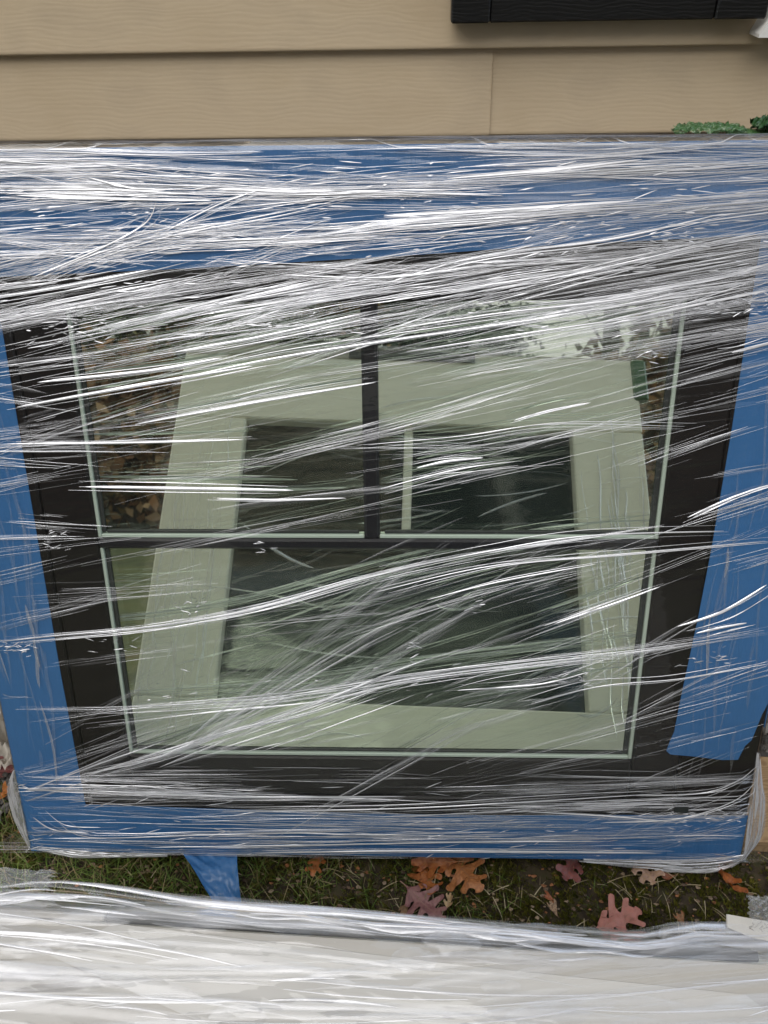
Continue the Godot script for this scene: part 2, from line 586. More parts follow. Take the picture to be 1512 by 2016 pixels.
func house() -> void:
	var E := 0.1143
	var y1 := 1.2393
	var wall := thing("house_wall", "tan wood-grained clapboard house wall behind the black wrapped window", "wall", Transform3D(Basis(), Vector3(0, 0, WALL_Z)))
	boxpart(wall, "sheathing", Vector3(-3.4, -0.1, -0.2), Vector3(3.6, 3.0, -0.001), M.strip, 0.002)
	boxpart(wall, "foundation", Vector3(-3.4, -0.1, 0.0), Vector3(3.6, 0.21, 0.02), mat(Color(0.25, 0.24, 0.23), 0.9), 0.003)
	var seams := [0.118, -0.9, 0.8, -0.4, 1.4]
	var cut := 0.497                                       # the boards above stop at the trim of the house window
	for k in range(-9, 15):
		var y := y1 + E * k
		if k == 0:
			part(wall, "clapboard", siding_mesh(-3.4, 0.1215, E, 0.0034), M.siding, Transform3D(Basis(), Vector3(0, y, 0)))
			part(wall, "clapboard", siding_mesh(0.085, 3.6, E), M.siding, Transform3D(Basis(), Vector3(0, y, 0)))
			continue
		if k == 1:
			part(wall, "clapboard", siding_mesh(-3.4, cut, E, 0.0), M.siding, Transform3D(Basis(), Vector3(0, y, 0)))
			part(wall, "clapboard", siding_mesh(1.55, 3.6, E, 0.0), M.siding, Transform3D(Basis(), Vector3(0, y, 0)))
			continue
		if k > 1 and k < 12:
			part(wall, "clapboard", siding_mesh(-3.4, cut, E), M.siding, Transform3D(Basis(), Vector3(0, y, 0)))
			part(wall, "clapboard", siding_mesh(1.55, 3.6, E), M.siding, Transform3D(Basis(), Vector3(0, y, 0)))
			continue
		var s: float = seams[absi(k) % 5] * (1.0 if k > 0 else -1.3)
		part(wall, "clapboard", siding_mesh(-3.4, s, E, 0.0034), M.siding, Transform3D(Basis(), Vector3(0, y, 0)))
		part(wall, "clapboard", siding_mesh(s - 0.035, 3.6, E), M.siding, Transform3D(Basis(), Vector3(0, y, 0)))
	# shutter
	var sb := wallp(888, 47, -1.268)
	var sr := wallp(1506, 46, -1.268)
	var sh := thing("shutter", "black wood-grained louvred shutter fixed to the tan wall", "shutter", Transform3D(Basis(), Vector3(sb.x, sb.y, -1.301)))
	var w := sr.x - sb.x
	var hgt := 1.3
	var dz := 0.033
	boxpart(sh, "stile", Vector3(0, 0, 0), Vector3(0.052, hgt, dz), M.shutter, 0.002)
	boxpart(sh, "stile", Vector3(w - 0.068, 0, 0), Vector3(w, hgt, dz), M.shutter, 0.002)
	boxpart(sh, "rail", Vector3(0.0524, 0.0, 0), Vector3(w - 0.0684, 0.085, dz - 0.004), M.shutter, 0.002)
	boxpart(sh, "rail", Vector3(0.0524, hgt - 0.085, 0), Vector3(w - 0.0684, hgt, dz - 0.004), M.shutter, 0.002)
	boxpart(sh, "back_panel", Vector3(0.0524, 0.0855, 0), Vector3(w - 0.0684, hgt - 0.0855, 0.006), M.shutter, 0.002)
	for k in 27:
		var l := part(sh, "louvre", bbox(Vector3(w - 0.11, 0.052, 0.007), 0.002), M.shutter)
		l.transform = Transform3D(Basis(Vector3.RIGHT, -0.62), Vector3(w / 2, 0.115 + 0.041 * k, 0.018))
	# house window with white trim, its lower left corner just in view
	var hw := thing("house_window", "white trim corner of the house window beside the black shutter", "window", Transform3D(Basis(), Vector3(0.497, 1.367, WALL_Z)))
	var sill := SurfaceTool.new()
	sill.begin(Mesh.PRIMITIVE_TRIANGLES)
	sill.set_smooth_group(-1)
	var poly := PackedVector2Array([Vector2(-0.021, 0.0), Vector2(-0.021, 0.004), Vector2(0.004, 0.05), Vector2(1.05, 0.05), Vector2(1.075, 0.004), Vector2(1.075, 0.0)])
	prism(sill, poly, 0.0, 0.056)
	sill.generate_normals()
	part(hw, "sill", sill.commit(), M.trim)
	boxpart(hw, "casing", Vector3(0.004, 0.052, 0), Vector3(0.09, 1.25, 0.03), M.trim, 0.003)
	boxpart(hw, "casing", Vector3(0.96, 0.052, 0), Vector3(1.048, 1.25, 0.03), M.trim, 0.003)
	boxpart(hw, "casing", Vector3(0.004, 1.252, 0), Vector3(1.048, 1.34, 0.03), M.trim, 0.003)
	boxpart(hw, "sash", Vector3(0.092, 0.052, 0.002), Vector3(0.958, 0.10, 0.02), M.trim, 0.003)
	boxpart(hw, "sash", Vector3(0.092, 0.62, 0.002), Vector3(0.958, 0.66, 0.02), M.trim, 0.003)
	boxpart(hw, "pane", Vector3(0.092, 0.102, 0.002), Vector3(0.958, 0.618, 0.010), M.pane, 0.001)
	boxpart(hw, "pane", Vector3(0.092, 0.662, 0.002), Vector3(0.958, 1.249, 0.010), M.pane, 0.001)

func prism(st: SurfaceTool, poly: PackedVector2Array, z0: float, z1: float) -> void:
	var tri := Geometry2D.triangulate_polygon(poly)
	var cw := Geometry2D.is_polygon_clockwise(poly)
	for k in range(0, tri.size(), 3):
		var a := poly[tri[k]]
		var b := poly[tri[k + 1]]
		var c := poly[tri[k + 2]]
		if (b - a).cross(c - a) > 0:
			var t := b
			b = c
			c = t
		for q in [a, b, c]:
			st.set_uv(q)
			st.add_vertex(Vector3(q.x, q.y, z1))
		for q in [a, c, b]:
			st.set_uv(q)
			st.add_vertex(Vector3(q.x, q.y, z0))
	for k in poly.size():
		var a := poly[k]
		var b := poly[(k + 1) % poly.size()]
		if not cw:
			var t := a
			a = b
			b = t
		for q in [Vector3(a.x, a.y, z1), Vector3(a.x, a.y, z0), Vector3(b.x, b.y, z1), Vector3(b.x, b.y, z1), Vector3(a.x, a.y, z0), Vector3(b.x, b.y, z0)]:
			st.add_vertex(q)

func sheet(poly: PackedVector2Array, z0: float, z1: float) -> ArrayMesh:
	var st := SurfaceTool.new()
	st.begin(Mesh.PRIMITIVE_TRIANGLES)
	st.set_smooth_group(-1)
	prism(st, poly, z0, z1)
	st.generate_normals()
	return st.commit()

# ------------------------------------------------------------------ the black window in its wrap
func black_window() -> void:
	var o := thing("wrapped_window", "black-framed window with blue edge tape in clear stretch wrap, leaning on the tan siding", "window", Transform3D(Basis(Vector3(1, 0, 0), WV, WN), WO))
	var gl := -0.517
	var gr := 0.411
	var gb := 0.223
	var gt := 1.040
	var mv := 0.6487
	var mu := -0.0585
	var back := -0.095
	# outer frame, then the sash a step lower
	var iw := 0.085
	boxpart(o, "stile", Vector3(UL, 0, back), Vector3(gl - iw, TOP, 0), M.black)
	boxpart(o, "stile", Vector3(gr + iw, 0, back), Vector3(UR, TOP, 0), M.black)
	boxpart(o, "rail", Vector3(gl - iw + 0.0005, 0, back), Vector3(gr + iw - 0.0005, gb - iw, 0), M.black)
	boxpart(o, "rail", Vector3(gl - iw + 0.0005, gt + iw, back), Vector3(gr + iw - 0.0005, TOP, 0), M.black)
	var s := -0.0035
	boxpart(o, "sash_stile", Vector3(gl - iw + 0.001, gb - iw + 0.001, back), Vector3(gl, gt + iw - 0.001, s), M.black)
	boxpart(o, "sash_stile", Vector3(gr, gb - iw + 0.001, back), Vector3(gr + iw - 0.001, gt + iw - 0.001, s), M.black)
	boxpart(o, "sash_rail", Vector3(gl + 0.0005, gb - iw + 0.001, back), Vector3(gr - 0.0005, gb, s), M.black)
	boxpart(o, "sash_rail", Vector3(gl + 0.0005, gt, back), Vector3(gr - 0.0005, gt + iw - 0.001, s), M.black)
	# glass, recessed
	var g := -0.016
	var bar := 0.0095
	var pa := boxpart(o, "pane", Vector3(gl, mv + bar, g - 0.02), Vector3(mu - 0.0125, gt, g), M.mirror, 0.0005)
	var pb := boxpart(o, "pane", Vector3(mu + 0.0125, mv + bar, g - 0.02), Vector3(gr, gt, g), M.mirror, 0.0005)
	var pc := boxpart(o, "pane", Vector3(gl, gb, g - 0.02), Vector3(gr, mv - bar, g), M.mirror, 0.0005)
	boxpart(o, "muntin", Vector3(gl, mv - bar + 0.0002, g - 0.02), Vector3(gr, mv + bar - 0.0002, -0.004), M.black_bar, 0.004)
	boxpart(o, "muntin", Vector3(mu - 0.0123, mv + bar, g - 0.02), Vector3(mu + 0.0123, gt, -0.005), M.black_bar, 0.004)
	# pale glazing beads with a dark gasket inside them
	var bead := func(lo: Vector2, hi: Vector2, z: float, m: Material, nm: String) -> void:
		var owner_pane: Node = pc if lo.y < mv else (pa if lo.x < mu else pb)
		boxpart(owner_pane, nm, Vector3(lo.x, lo.y, g + 0.0005), Vector3(hi.x, hi.y, z), m, 0.0012)
	var zb := g + 0.008
	for y in [[gb, mv - bar], [mv + bar, gt]]:
		bead.call(Vector2(gl + 0.0003, y[0] + 0.0003), Vector2(gl + 0.0062, y[1]), zb, M.bead, "glazing_bead")
		bead.call(Vector2(gr - 0.0065, y[0] + 0.0003), Vector2(gr - 0.0003, y[1]), zb, M.bead, "glazing_bead")
		bead.call(Vector2(gl + 0.0066, y[0] + 0.008), Vector2(gl + 0.0135, y[1]), g + 0.0035, M.gasket, "gasket")
		bead.call(Vector2(gr - 0.0155, y[0] + 0.008), Vector2(gr - 0.0069, y[1]), g + 0.0035, M.gasket, "gasket")
	for x in [[gl + 0.0064, gr - 0.0067, gb], [gl + 0.0064, mu - 0.0126, mv + bar], [mu + 0.0126, gr - 0.0067, mv + bar]]:
		bead.call(Vector2(x[0], x[2] + 0.0003), Vector2(x[1], x[2] + 0.0066), zb, M.bead, "glazing_bead")
		bead.call(Vector2(x[0] + 0.008, x[2] + 0.007), Vector2(x[1] - 0.009, x[2] + 0.0125), g + 0.0035, M.gasket, "gasket")
	# blue tape on the outer face and round the edges
	var tl := -0.6159
	var t0 := 0.0003
	var t1 := 0.0015
	part(o, "blue_tape", sheet(PackedVector2Array([Vector2(UL - 0.0012, 0.02), Vector2(tl + 0.005, 0.02), Vector2(tl, 0.4), Vector2(tl + 0.001, 0.8), Vector2(tl + 0.004, TOP), Vector2(UL - 0.0012, TOP)]), t0, t1), M.tape)
	part(o, "blue_tape", sheet(PackedVector2Array([Vector2(UL - 0.0012, -0.001), Vector2(UR, -0.001), Vector2(UR, 0.108), Vector2(0.30, 0.104), Vector2(0.19, 0.100), Vector2(-0.1, 0.101), Vector2(-0.60, 0.113), Vector2(UL - 0.0012, 0.115)]), t1 + 0.0006, t1 + 0.0016), M.tape)
	var rt := PackedVector2Array([Vector2(0.500, 1.02), Vector2(0.499, 0.842), Vector2(0.495, 0.646), Vector2(0.490, 0.525), Vector2(0.480, 0.36), Vector2(0.477, 0.291), Vector2(0.470, 0.262), Vector2(0.468, 0.249), Vector2(0.476, 0.242), Vector2(0.52, 0.238), Vector2(0.57, 0.231), Vector2(0.598, 0.232), Vector2(0.606, 0.262), Vector2(0.616, 0.275), Vector2(0.626, 0.33), Vector2(0.635, 0.36), Vector2(0.635, TOP), Vector2(0.501, TOP)])
	part(o, "blue_tape", sheet(rt, t0, t1), M.tape)
	var tt := PackedVector2Array([Vector2(UL - 0.001, 1.072), Vector2(-0.604, 1.079), Vector2(-0.3, 1.090), Vector2(-0.002, 1.105), Vector2(0.216, 1.118), Vector2(0.501, 1.129), Vector2(UR + 0.001, 1.134), Vector2(UR + 0.001, TOP + 0.001), Vector2(UL - 0.001, TOP + 0.001)])
	part(o, "blue_tape", sheet(tt, t1 + 0.0006, t1 + 0.0016), M.tape)
	boxpart(o, "blue_tape", Vector3(UL - 0.0018, 0.0, back * 0.7), Vector3(UL - 0.0005, TOP, 0.0), M.tape, 0.0004)
	boxpart(o, "blue_tape", Vector3(UR + 0.0005, 0.3, back * 0.7), Vector3(UR + 0.0018, TOP, 0.0), M.tape, 0.0004)
	boxpart(o, "blue_tape", Vector3(-0.45, TOP + 0.0005, back * 0.3), Vector3(UR, TOP + 0.0018, -0.001), M.tape, 0.0004)
	# flap of tape hanging from the bottom edge to the grass
	var inv := o.transform.affine_inverse()
	var fa := inv * gp(352, 1670, 0.055)
	var fb := inv * gp(466, 1672, 0.055)
	var fc := inv * gp(432, 1800, 0.04)
	var fd := inv * gp(478, 1800, 0.04)
	var fn := noise(2.2, 51, 2)
	part(o, "tape_flap", grid_mesh(24, 30, func(a: float, b: float) -> Vector3:
		var p := fa.lerp(fb, a).lerp(fc.lerp(fd, a), b)
		var up := inv.basis * Vector3(0, 1, 0)
		return p + up * (0.014 * sin(b * PI) + 0.006 * fn.get_noise_2d(a * 1.4, b * 1.8) + 0.007 * pow(absf(a * 2.0 - 1.0), 4.0))), M.tape)
	# the film itself
	var f1 := noise(1.0, 61, 3)
	var f2 := noise(1.0, 62, 2)
	var nx := 130
	var ny := 430
	part(o, "stretch_wrap", grid_mesh(nx, ny, func(a: float, b: float) -> Vector3:
		var u := lerpf(UL - 0.07, UR + 0.07, a)
		var v := lerpf(-0.05, TOP + 0.085, b)
		var w := v - u * 0.16
		var amp := 0.35 + 0.65 * smoothstep(0.55, 1.05, v) + 0.5 * (1.0 - smoothstep(0.05, 0.2, v))
		var d := 0.0035 + amp * (0.0015 * f1.get_noise_2d(u * 2.6, w * 38.0) + 0.0005 * f2.get_noise_2d(u * 5.0, w * 120.0))
		return folded(u, v, d)[0]), M.film)
	wrap_bands(o)
	wrap_folds(o)
	loose_corners(o)

func wrap_bands(o: Node3D) -> void:                    # passes of film laid over one another: height at the left and right border, width, how much it is gathered
	var k := 0
	for b in [[240, 238, 330, 1.2]]:
		var n1 := noise(1.0, 400 + k, 3)
		var n2 := noise(1.0, 440 + k, 2)
		var dz: float = 0.0036 + 0.0002 * k
		k += 1
		part(o, "wrap_band", grid_mesh(64, 90, func(s: float, t: float) -> Vector3:
			var px := lerpf(-330.0, 1850.0, s)
			var edge := 7.0 * n2.get_noise_2d(px * 0.004, 40.0 * t)
			var py: float = lerpf(b[0], b[1], (px - 0.0) / 1512.0) + b[2] * t + edge
			var l := wp(px, clampf(py, 250.0, 1700.0))
			var d: float = dz + b[3] * (0.0013 * n1.get_noise_2d(px * 0.0022, t * b[2] * 0.036) + 0.0007 * n1.get_noise_2d(px * 0.004 + 50.0, t * b[2] * 0.12))
			return folded(clampf(l.x, UL - 0.06, UR + 0.06), clampf(l.y, -0.03, TOP + 0.06), d)[0]), M.film_band)

func wrap_folds(o: Node3D) -> void:
	var S := [Folds.new(), Folds.new(), Folds.new()]
	# x0, x1, y0, y1, count, slope at the left, slope at the right, spread, shortest, longest, thinnest, thickest, shares of heavy and middle folds
	var regions := [
		[-250, 1760, 262, 300, 170, 0.0, -0.01, 0.02, 120, 700, 2.0, 8.0, 0.25, 0.4],
		[-260, 1760, 290, 500, 260, 0.0, -0.10, 0.04, 160, 800, 1.0, 2.2, 0.4, 0.4],
		[-100, 1560, 640, 1100, 190, -0.14, -0.22, 0.05, 160, 760, 0.9, 1.8, 0.45, 0.4],
		[60, 1500, 1080, 1520, 170, -0.22, -0.28, 0.10, 140, 600, 0.9, 1.8, 0.35, 0.4],
		[-260, 1760, 296, 400, 560, 0.03, -0.07, 0.05, 60, 520, 1.5, 7.0, 0.30, 0.4],
		[-260, 520, 330, 520, 130, 0.14, 0.17, 0.05, 90, 380, 1.5, 4.0, 0.25, 0.5],
		[-250, 1740, 395, 530, 560, -0.02, -0.13, 0.06, 60, 480, 1.5, 6.0, 0.26, 0.4],
		[-240, 1720, 490, 690, 420, -0.19, -0.20, 0.04, 160, 800, 1.0, 2.2, 0.45, 0.4],
		[-240, 1720, 510, 660, 700, -0.17, -0.20, 0.08, 50, 420, 1.4, 6.0, 0.26, 0.4],
		[-200, 620, 480, 640, 130, -0.32, -0.3, 0.1, 60, 260, 1.4, 4.0, 0.4, 0.4],
		[-100, 760, 650, 860, 170, -0.20, -0.21, 0.06, 90, 560, 1.5, 6.5, 0.30, 0.35],
		[740, 1650, 640, 800, 150, -0.18, -0.20, 0.06, 80, 480, 1.4, 4.0, 0.2, 0.4],
		[740, 1600, 780, 1060, 120, -0.14, -0.30, 0.08, 70, 420, 1.4, 4.0, 0.15, 0.35],
		[-80, 760, 850, 1080, 110, 0.02, -0.12, 0.06, 70, 420, 1.5, 6.0, 0.2, 0.4],
		[-40, 760, 1080, 1350, 130, -0.08, -0.24, 0.09, 60, 380, 1.4, 4.0, 0.15, 0.35],
		[440, 1000, 1120, 1360, 110, -0.62, -0.5, 0.12, 70, 330, 2.0, 9.0, 0.0, 0.15],
		[740, 1300, 1080, 1380, 150, -0.30, -0.38, 0.12, 60, 360, 1.4, 5.0, 0.06, 0.25],
		[1080, 1520, 1040, 1520, 190, -0.30, -0.30, 0.14, 40, 260, 1.3, 4.0, 0.12, 0.3],
		[180, 900, 1360, 1520, 110, -0.42, -0.36, 0.14, 80, 420, 1.5, 9.0, 0.06, 0.22],
		[700, 1300, 1290, 1510, 90, -0.30, -0.40, 0.1, 100, 460, 2.0, 12.0, 0.0, 0.08],
		[30, 340, 1380, 1540, 70, -0.55, -0.4, 0.2, 40, 160, 1.3, 3.0, 0.15, 0.4],
		[60, 1490, 1515, 1610, 300, 0.03, -0.04, 0.05, 80, 520, 1.5, 5.0, 0.25, 0.4],
		[50, 1490, 1595, 1690, 400, 0.02, -0.02, 0.025, 80, 560, 1.5, 6.0, 0.28, 0.42],
		[1200, 1490, 1500, 1640, 110, -0.18, -0.45, 0.15, 30, 160, 1.3, 4.0, 0.3, 0.4],
		[-60, 130, 700, 1500, 190, -0.1, -0.15, 0.16, 30, 170, 1.3, 5.0, 0.2, 0.4],
		[1330, 1560, 560, 1480, 230, -0.22, -0.28, 0.1, 50, 240, 1.3, 6.0, 0.25, 0.4],
	]
	for r in regions:
		var left := int(r[4] * (0.85 if r[3] < 700 else (0.42 if r[2] < 1500 else 0.72)))
		while left > 0:
			var bx := rf(r[0], r[1])
			var by := rf(r[2], r[3])
			var f := clampf((bx - r[0]) / (float(r[1]) - r[0]), 0, 1)
			var bsl: float = lerpf(r[5], r[6], f) + rng.randfn(0.0, r[7]) * 0.8
			var size := rng.randi_range(2, 16)
			left -= size
			for k in size:
				var x := bx + rng.randfn(0.0, 45.0)
				var y := by + bsl * (x - bx) + rng.randfn(0.0, 8.0)
				var len: float = lerpf(r[8], r[9] * 1.2, pow(rng.randf(), 1.8))
				var w: float = lerpf(r[10] * 0.8, r[11], pow(rng.randf(), 3.2))
				var q := rng.randf()
				var cls := 0 if q < r[12] else (1 if q < r[12] + r[13] else 2)
				if cls == 2 and rng.randf() < 0.55:
					continue
				if in_gap(x, y) and rng.randf() < 0.85:
					continue
				if cls == 0:
					w *= 0.75
				if cls == 2:
					w *= 2.4
				w = minf(w * (0.46 if cls == 0 else 0.6), len / 70.0) if cls < 2 else minf(w * 1.1, len / 14.0)
				one_fold(S[cls], Vector2(x, y), bsl + rng.randfn(0.0, 0.018), len, w, cls)
	# heavier single glare folds read off the photograph
	var named := [
		[[[-40, 1262], [120, 1245], [330, 1225], [520, 1190], [700, 1138], [900, 1092], [1120, 1058], [1300, 1030]], 9, 0],
		[[[60, 1250], [260, 1232], [440, 1205], [540, 1182], [750, 1122]], 4, 0],
		[[[60, 1392], [260, 1390], [480, 1376], [700, 1350], [900, 1318], [1150, 1288], [1500, 1240]], 14, 1],
		[[[90, 1415], [300, 1385], [520, 1370], [750, 1332], [1000, 1300], [1300, 1268], [1500, 1235]], 5, 0],
		[[[200, 1420], [420, 1395], [640, 1372], [800, 1335], [1000, 1310], [1200, 1288]], 5, 0],
		[[[165, 1518], [300, 1488], [420, 1448], [560, 1402], [700, 1352], [760, 1330]], 9, 0],
		[[[300, 1492], [400, 1452], [480, 1410]], 24, 1],
		[[[175, 1520], [330, 1470], [470, 1428], [600, 1405]], 6, 0],
		[[[330, 1475], [440, 1440], [620, 1395], [760, 1345]], 10, 1],
		[[[40, 798], [270, 757], [500, 718]], 10, 0], [[[80, 750], [300, 727], [440, 702]], 10, 0],
		[[[20, 870], [250, 868], [480, 862]], 7, 0], [[[270, 832], [500, 790], [740, 750]], 8, 0],
		[[[170, 954], [370, 957], [580, 961]], 11, 0], [[[430, 978], [560, 980], [680, 976]], 8, 0],
		[[[350, 690], [520, 660], [740, 610]], 8, 0], [[[330, 748], [560, 700], [860, 655], [1100, 620]], 7, 0],
		[[[780, 645], [980, 615], [1200, 590], [1360, 560]], 6, 0], [[[800, 690], [1060, 650], [1300, 615]], 5, 0],
		[[[820, 918], [880, 905], [950, 898]], 8, 0], [[[1010, 825], [1080, 805], [1160, 790]], 5, 0], [[[750, 958], [900, 920], [1010, 905]], 4, 0],
		[[[700, 880], [900, 862], [1080, 838], [1340, 840]], 4, 1], [[[760, 1120], [960, 1080], [1150, 1050], [1420, 1040]], 5, 0],
		[[[740, 1160], [960, 1110], [1200, 1088], [1512, 1060]], 4, 0], [[[840, 1175], [980, 1140], [1170, 1105]], 5, 0],
		[[[1090, 1222], [1200, 1185], [1295, 1150]], 8, 0], [[[1330, 1228], [1420, 1198], [1505, 1146]], 10, 0], [[[1366, 1240], [1420, 1228], [1465, 1220]], 9, 0],
		[[[1350, 1015], [1440, 975], [1520, 948]], 8, 0], [[[1435, 692], [1475, 682], [1530, 668]], 9, 0], [[[900, 1352], [1060, 1340], [1160, 1315]], 7, 0],
		[[[1045, 1380], [1180, 1345], [1340, 1330], [1512, 1300]], 4, 0], [[[870, 1350], [960, 1320], [1110, 1298], [1210, 1290]], 6, 1],
		[[[70, 545], [200, 490], [290, 440], [312, 398]], 5, 0], [[[60, 560], [180, 505], [330, 460], [520, 425], [660, 396]], 6, 0],
		[[[330, 455], [440, 400], [520, 372]], 4, 0], [[[180, 350], [260, 370], [310, 372]], 6, 0], [[[-40, 300], [120, 296], [330, 302], [520, 300]], 12, 1],
		[[[430, 372], [640, 380], [760, 376]], 12, 0], [[[600, 470], [760, 440], [960, 420]], 16, 1], [[[756, 425], [1000, 412], [1250, 395]], 10, 0],
		[[[880, 352], [1080, 335], [1260, 315]], 9, 0], [[[-80, 330], [80, 330], [250, 326]], 14, 1], [[[40, 385], [230, 392], [420, 395]], 8, 0],
		[[[-40, 590], [120, 565], [300, 530]], 8, 0], [[[560, 540], [760, 545], [960, 520]], 7, 0], [[[750, 560], [940, 505], [1200, 470], [1420, 420]], 6, 0],
		[[[1100, 610], [1250, 575], [1420, 545], [1560, 500]], 7, 0], [[[1180, 640], [1360, 600], [1512, 570]], 7, 0], [[[440, 1590], [780, 1585], [1060, 1570], [1300, 1555]], 6, 0],
		[[[160, 1548], [300, 1555], [500, 1562], [800, 1560]], 9, 0], [[[120, 1610], [180, 1640], [400, 1636], [700, 1628]], 6, 0], [[[70, 1600], [110, 1625], [180, 1632]], 5, 0],
		[[[300, 1660], [600, 1656], [900, 1650], [1200, 1648]], 6, 0], [[[500, 1672], [860, 1668], [1300, 1672]], 8, 0], [[[1180, 1612], [1330, 1605], [1440, 1570], [1485, 1530]], 6, 0],
		[[[1250, 1560], [1380, 1555], [1450, 1530], [1488, 1500]], 5, 0], [[[1030, 1590], [1200, 1600], [1330, 1612]], 6, 0],
	]
	for n in named:
		var c := []
		for p in n[0]:
			c.append(Vector2(p[0], p[1]))
		var long: bool = c.size() > 4
		px_fold(S[n[2]], smooth_path(c, 26), n[1] * rf(0.9, 1.15) * (0.26 if long else 0.55), rf(0.34, 0.46), rf(0.18, 0.36), rf(0.005, 0.008), 0.4)
		if long:                                        # a gathered edge: many short lengths laid along one line
			for k in 26:
				var s0 := rf(0.0, 0.8)
				var s1 := minf(s0 + rf(0.06, 0.3), 1.0)
				var path := smooth_path(c, 40)
				var piece := PackedVector2Array()
				var dy := rng.randfn(0.0, n[1] * 0.55)
				for q in 9:
					piece.append(path[int(lerpf(s0, s1, q / 8.0) * 40.0)] + Vector2(q * 0.4, dy + rf(-0.5, 0.5)))
				px_fold(S[rng.randi() % 3], piece, rf(0.8, 1.7), rf(0.3, 0.5), rf(-0.15, 0.4), rf(0.005, 0.008))
		for k in 3:                                     # finer folds that run along it
			var sft := Vector2(rf(-30, 30), rf(-9, 9))
			var cc := []
			for p in c:
				cc.append(p + sft + Vector2(0, rf(-3, 3)))
			px_fold(S[rng.randi() % 2], smooth_path(cc, 18), rf(1.0, 2.0), 0.45, rf(0.1, 0.4), rf(0.005, 0.008))
	# places where many fine glare folds crowd into white patches
	for c in [[60, 322, 190, 10, 0.02], [120, 372, 220, 9, 0.02], [700, 380, 200, 7, 0.0], [860, 440, 220, 9, -0.08], [1010, 420, 240, 8, -0.06], [140, 600, 220, 12, -0.2], [600, 590, 220, 12, -0.16], [980, 560, 240, 12, -0.16], [1300, 500, 200, 10, -0.2], [1250, 335, 260, 7, -0.05], [330, 620, 220, 10, -0.22], [520, 475, 240, 8, -0.05], [1150, 610, 260, 9, -0.17], [700, 1640, 500, 8, 0.0], [400, 1555, 300, 7, 0.03], [1150, 1580, 250, 8, -0.04]]:
		for k in 42:
			var x := rng.randfn(c[0], c[2] * 0.5)
			one_fold(S[0 if rng.randf() < 0.6 else 1], Vector2(x, c[1] + (x - c[0]) * c[4] + rng.randfn(0.0, c[3] * 0.6)), c[4] + rng.randfn(0.0, 0.02), rf(50, 330), rf(0.8, 2.2), 0)
	# fan of stretch lines
	for k in 46:
		var ang := rf(-0.80, -0.18)
		var r0 := rf(20, 330)
		var ln := rf(80, 420)
		var a := Vector2(290, 1515) + Vector2(cos(ang), sin(ang) * 0.85) * r0
		var b := a + Vector2(cos(ang), sin(ang) * 0.85) * ln
		px_fold(S[2 if rng.randf() < 0.75 else 1], smooth_path([a, (a + b) / 2 + Vector2(0, rf(-4, 4)), b], 10), rf(2, 9), 0.42, rf(0.1, 0.4), rf(0.004, 0.007))
	# creases that run up and down the tape at both sides
	for k in 90:
		var sx := rf(-0.725, -0.63) if k % 2 == 0 else rf(0.50, 0.625)
		var sy := rf(0.15, 0.95)
		var ln := rf(0.04, 0.3)
		var pts := PackedVector3Array()
		var nor := PackedVector3Array()
		for q in 8:
			pts.append(Vector3(sx + 0.012 * sin(q * 0.5 + k) * ln * 3.0, sy + ln * q / 7.0, 0.0055))
			nor.append(Vector3(0, 0, 1))
		fold_line(S[2 if k % 7 else 1], pts, nor, rf(0.001, 0.007), 0.4, rf(-0.2, 0.2))
	# crinkled spots
	for c in [[600, 632, 70, 46], [140, 650, 90, 60], [45, 1270, 45, 60], [1390, 1292, 60, 40], [1440, 590, 70, 60], [105, 1055, 32, 36], [935, 1190, 18, 16], [815, 1268, 26, 18], [1120, 1330, 60, 30], [470, 1372, 170, 90], [230, 1262, 60, 30], [820, 1335, 120, 40], [380, 1190, 60, 30], [520, 1075, 26, 14], [1420, 1600, 70, 90], [1330, 1620, 40, 40], [1480, 600, 40, 40], [300, 420, 60, 24], [820, 380, 110, 40], [1330, 470, 60, 30], [1100, 455, 130, 50], [1290, 700, 60, 30], [60, 1640, 30, 20], [980, 1655, 300, 70], [350, 1672, 120, 40]]:
		for k in int(c[3] * 0.45):
			var x := rng.randfn(c[0], c[2] * 0.5)
			var y := rng.randfn(c[1], c[2] * (0.16 if c[2] > 40 else 0.4))
			one_fold(S[0 if rng.randf() < 0.6 else 1], Vector2(x, y), rf(-0.6, 0.4), rf(6, 20), rf(1.0, 2.4), 0)
	# chopped flecks of painted glare where taut film buckles
	for k in 500:
		var x := rf(-150, 1650)
		var y := rf(318, 660) if rng.randf() < 0.8 else rf(1540, 1690)
		one_fold(S[0], Vector2(x, y), -0.1 + rng.randfn(0.0, 0.12), rf(10, 60), rf(1.1, 2.2), 0)
	var names := ["heavy_glare_fold", "film_glare_fold", "light_glare_fold"]
	var mats := [M.glare_fold_heavy, M.glare_fold_mid, M.glare_fold_light]
	for k in 3:
		var mi := part(o, names[k], arr_mesh(S[k].v, S[k].n, S[k].i), mats[k])
		mi.set_meta("kind", "stuff")

func in_gap(x: float, y: float) -> bool:               # stretches where the film lies smooth and what is under it shows
	for g in [[640, 398, 1560, 372, 9], [820, 486, 1420, 452, 12], [60, 432, 440, 428, 9], [-60, 552, 620, 515, 9], [600, 512, 1180, 478, 8], [420, 330, 900, 334, 7], [900, 340, 1450, 330, 8], [760, 560, 1100, 540, 8], [-40, 660, 160, 660, 16], [700, 665, 1150, 650, 10]]:
		if x > g[0] and x < g[2] and absf(y - lerpf(g[1], g[3], (x - g[0]) / (g[2] - g[0]))) < g[4]:
			return true
	return false

